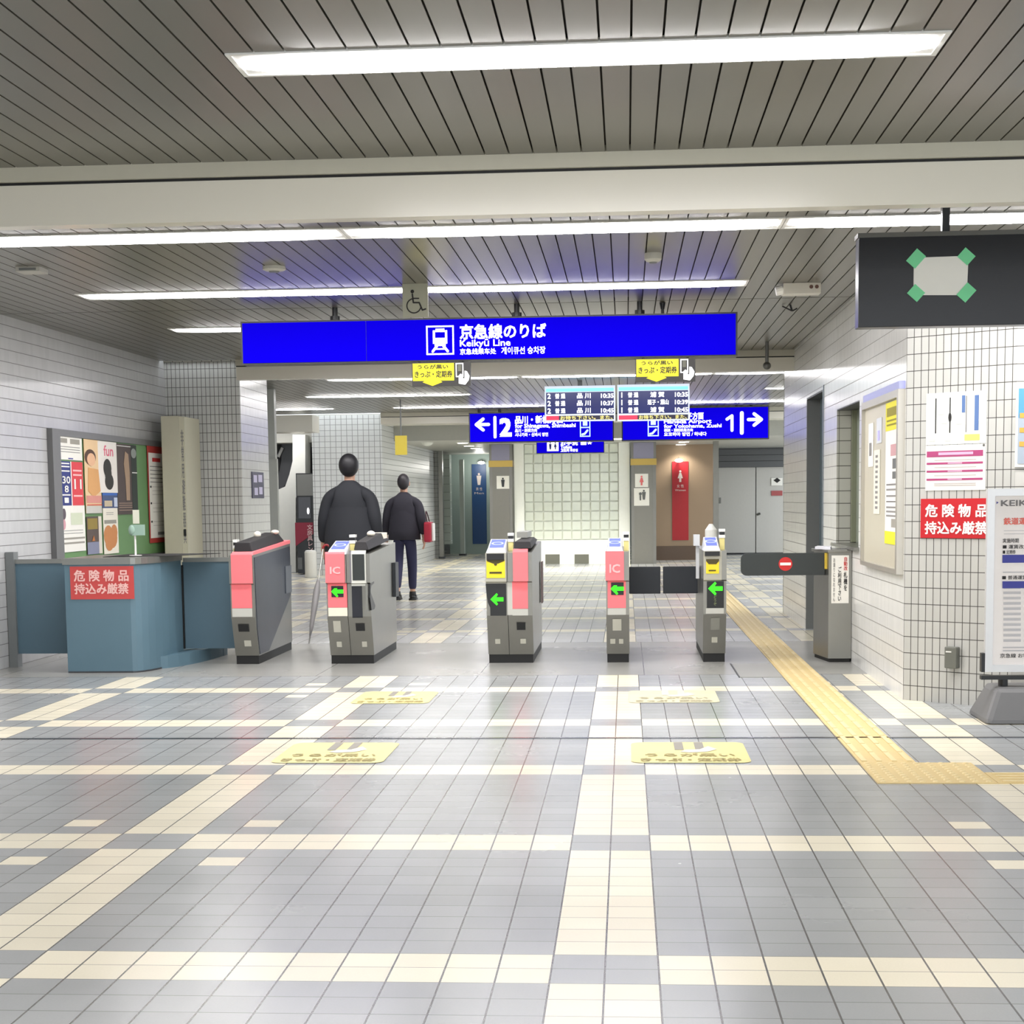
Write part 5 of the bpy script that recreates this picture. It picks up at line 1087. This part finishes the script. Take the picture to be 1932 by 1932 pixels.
def person(name, x, y, hgt, lab, coat, trousers, shoe, hairc, coat_len, stride, arm_out=0., extra=None, hw=1.0):
    t = thing(name, (x, y, 0), lab, 'person'); k = hgt / 1.72
    V = lambda a, b, c: Vector((x + a * k, y + b * k, c * k))
    N, E = {}, []
    def add(n_, p_, r_, to=None):
        N[n_] = (p_, r_ if not isinstance(r_, tuple) else (r_[0] * k, r_[1] * k)) if isinstance(r_, tuple) else (p_, r_ * k)
        if to: E.append((to, n_))
    add('pelvis', V(0, 0, .92), (.10, .09)); add('waist', V(0, 0, 1.08), (.135, .1), 'pelvis'); add('chest', V(0, .0, 1.28), (.16, .11), 'waist'); add('neckb', V(0, .0, 1.43), (.075, .07), 'chest'); add('neck', V(0, .015, 1.5), .05, 'neckb')
    add('jaw', V(0, .035, 1.56), (.058, .07), 'neck'); add('head', V(0, .02, 1.62), (.072, .09), 'jaw'); add('crown', V(0, .01, 1.685), (.06, .07), 'head')
    for s_, n_ in ((-1, 'l'), (1, 'r')):
        st = stride * s_
        add(n_ + 'hip', V(s_ * .085, 0, .82), .075, 'pelvis'); add(n_ + 'knee', V(s_ * .09, st * .5 + .03, .48), .056, n_ + 'hip'); add(n_ + 'ank', V(s_ * .085, st - (.08 if st < 0 else 0), .09 + (.04 if st < 0 else 0)), .038, n_ + 'knee'); add(n_ + 'toe', V(s_ * .09, st + .13 - (.06 if st < 0 else 0), .035), (.04, .025), n_ + 'ank')
        ao = arm_out if s_ < 0 else .02
        add(n_ + 'sh', V(s_ * .17, 0, 1.36), .046, 'chest'); add(n_ + 'el', V(s_ * (.235 + ao * .5), -.02 - st * .25, 1.12), .036, n_ + 'sh'); add(n_ + 'wr', V(s_ * (.25 + ao), .06 - st * .4, .88), .027, n_ + 'el')
        hand_nodes(N, E, n_, n_ + 'wr', s_)
    body_ = skin('body', N, E, SKINM, t, 'pelvis')
    # face details (turned away from the viewer)
    MB().ball(V(0, .115, 1.605), .013, .018, .02, 10, 6).ball(V(-.075, .02, 1.61), .012, .022, .032, 10, 6).ball(V(.075, .02, 1.61), .012, .022, .032, 10, 6).build('nose_and_ears', SKINM, t, True)
    MB().ball(V(-.03, .103, 1.63), .012, .008, .008, 10, 6).ball(V(.03, .103, 1.63), .012, .008, .008, 10, 6).build('eyes', INK, t, True)
    MB().ball(V(0, .105, 1.565), .022, .008, .006, 10, 6).build('mouth', mat('lip', (170, 96, 90), .5), t, True)
    mb = MB(); mb.ball(V(0, -.018, 1.635), .088 * k * hw, .1 * k, .112 * k, 22, 14); mb.build('hair', hairc, t, True)
    # coat
    N2, E2 = {}, []
    def ad(n_, p_, r_, to=None):
        N2[n_] = (p_, tuple(q_ * k for q_ in r_) if isinstance(r_, tuple) else r_ * k)
        if to: E2.append((to, n_))
    ad('hip', V(0, 0, 1.0), (.215, .15)); ad('waist', V(0, 0, 1.12), (.215, .145), 'hip'); ad('chest', V(0, 0, 1.27), (.205, .14), 'waist'); ad('yoke', V(0, 0, 1.375), (.16, .115), 'chest'); ad('col', V(0, 0, 1.45), (.085, .08), 'yoke'); ad('col2', V(0, .01, 1.5), (.064, .064), 'col')
    for s_, n_ in ((-1, 'l'), (1, 'r')):
        st = stride * s_; ao = arm_out if s_ < 0 else .02
        ad(n_ + 's0', V(s_ * .12, 0, 1.37), .085, 'yoke'); ad(n_ + 'sh', V(s_ * .195, 0, 1.335), .08, n_ + 's0'); ad(n_ + 'el', V(s_ * (.235 + ao * .5), -.02 - st * .25, 1.12), .07, n_ + 'sh'); ad(n_ + 'cu', V(s_ * (.245 + ao), .055 - st * .38, .9), .054, n_ + 'el')
    ct = skin('coat', N2, E2, coat, t, 'hip')
    bm = bmesh.new(); bm.from_mesh(ct.data); R = []
    for z, rx, ry in ((coat_len + .06, .19, .12), (coat_len, .232, .163), (coat_len + .005, .238, .168), (.97, .23, .16), (1.12, .212, .145), (1.24, .19, .128)):
        R.append([bm.verts.new(V(rx * hw * math.cos(2 * math.pi * i / 28), ry * math.sin(2 * math.pi * i / 28), z)) for i in range(28)])
    for A, B in zip(R, R[1:]):
        for i in range(28): bm.faces.new((A[i], A[(i + 1) % 28], B[(i + 1) % 28], B[i])).smooth = True
    bm.to_mesh(ct.data); bm.free()
    N3, E3 = {}, []
    def a3(n_, p_, r_, to=None):
        N3[n_] = (p_, tuple(q_ * k for q_ in r_) if isinstance(r_, tuple) else r_ * k)
        if to: E3.append((to, n_))
    a3('pel', V(0, 0, .93), (.11, .10))
    for s_, n_ in ((-1, 'l'), (1, 'r')):
        st = stride * s_
        a3(n_ + 'h', V(s_ * .085, 0, .8), .088, 'pel'); a3(n_ + 'k', V(s_ * .09, st * .5 + .03, .48), .073, n_ + 'h'); a3(n_ + 'a', V(s_ * .085, st - (.08 if st < 0 else 0), .13 + (.04 if st < 0 else 0)), .056, n_ + 'k')
        ank = V(s_ * .085, st - (.08 if st < 0 else 0), .0 if st >= 0 else .02)
        mb = MB(); mb.ball(ank + Vector((0, .05 * k, .045 * k)), .052 * k, .135 * k, .045 * k, 14, 8); mb.tube(ank + Vector((0, 0, .05 * k)), ank + Vector((0, 0, .12 * k)), .05 * k, .045 * k); mb.box(ank.x - .045 * k, ank.x + .045 * k, ank.y - .08 * k, ank.y + .18 * k, ank.z, ank.z + .025 * k); mb.build('shoe', shoe, t, True)
    skin('trousers', N3, E3, trousers, t, 'pel')
    return t, V
CO1 = mat('coat_black', (34, 36, 42), .8); CO2 = mat('coat_plum', (42, 40, 50), .8); HA = mat('hair_black', (26, 25, 30), .5); HA2 = mat('hair_dark', (44, 40, 44), .5)
p1 = at(660, 950, 15.6)
t1, V1 = person('person', p1.x, 15.6, 1.76, 'person in a long black coat walking away past the double gate, holding an umbrella', CO1, mat('trousers_black', (30, 30, 36), .8), mat('shoe_black', (24, 24, 26), .5), HA, .7, .1, .03, hw=1.08)
p2 = at(762, 950, 21.4)
t2, V2 = person('person', p2.x, 21.4, 1.66, 'person in dark jacket and navy trousers walking away with a red bag', CO2, mat('trousers_navy', (46, 46, 76), .8), MATS['shoe_black'], HA2, .84, .12, .02, hw=.95)
# umbrella held by the first person
hd = at(607, 1052, 15.45); tp = atz(583, 1214)
ax = (tp - hd).normalized()
t = thing('umbrella', tp, 'folded grey umbrella held by the person in the black coat', 'umbrella')
up = hd - ax * .1
MB().lathe(tp - ax * .06, ((.006, 0.0), (.02, .12), (.03, .35), (.032, .5), (.018, .6), (.012, .62)), 12, -ax).build('canopy', mat('umbrella_grey', (128, 126, 126), .5), t, True)
MB().tube(tp, tp - ax * .08, .005, .008).build('tip', STEEL_D, t); MB().tube(hd + ax * .25, up, .007).build('shaft', STEEL, t)
mb = MB(); pr = up
for k in range(1, 8): a = k / 7 * math.pi; nx = up + Vector((.035 * (1 - math.cos(a)), 0, .035 * math.sin(a))); mb.tube(pr, nx, .012); pr = nx
mb.build('handle', mat('handle_red', (150, 44, 48), .4), t)
# red bag of the second person
bp = V2(.34, -.03, .98); t = thing('shoulder_bag', bp, 'red bag carried at the side of the person in navy trousers', 'bag')
MB().box(bp.x - .05, bp.x + .05, bp.y - .14, bp.y + .14, bp.z - .17, bp.z + .1).build('body', mat('bag_red', (168, 34, 56), .5), t, bevel=.03)
MB().box(bp.x + .055, bp.x + .075, bp.y - .1, bp.y + .1, bp.z - .15, bp.z + .08).build('pocket', WHITE, t)
mb = MB(); pr = bp + Vector((0, -.12, .08))
for k in range(1, 9): a = k / 8 * math.pi; nx = bp + Vector((-.03 * math.sin(a), -.12 * math.cos(a), .08 + .16 * math.sin(a))); mb.tube(pr, nx, .008, n=8); pr = nx
mb.build('strap', mat('strap_dark', (60, 24, 34), .5), t)
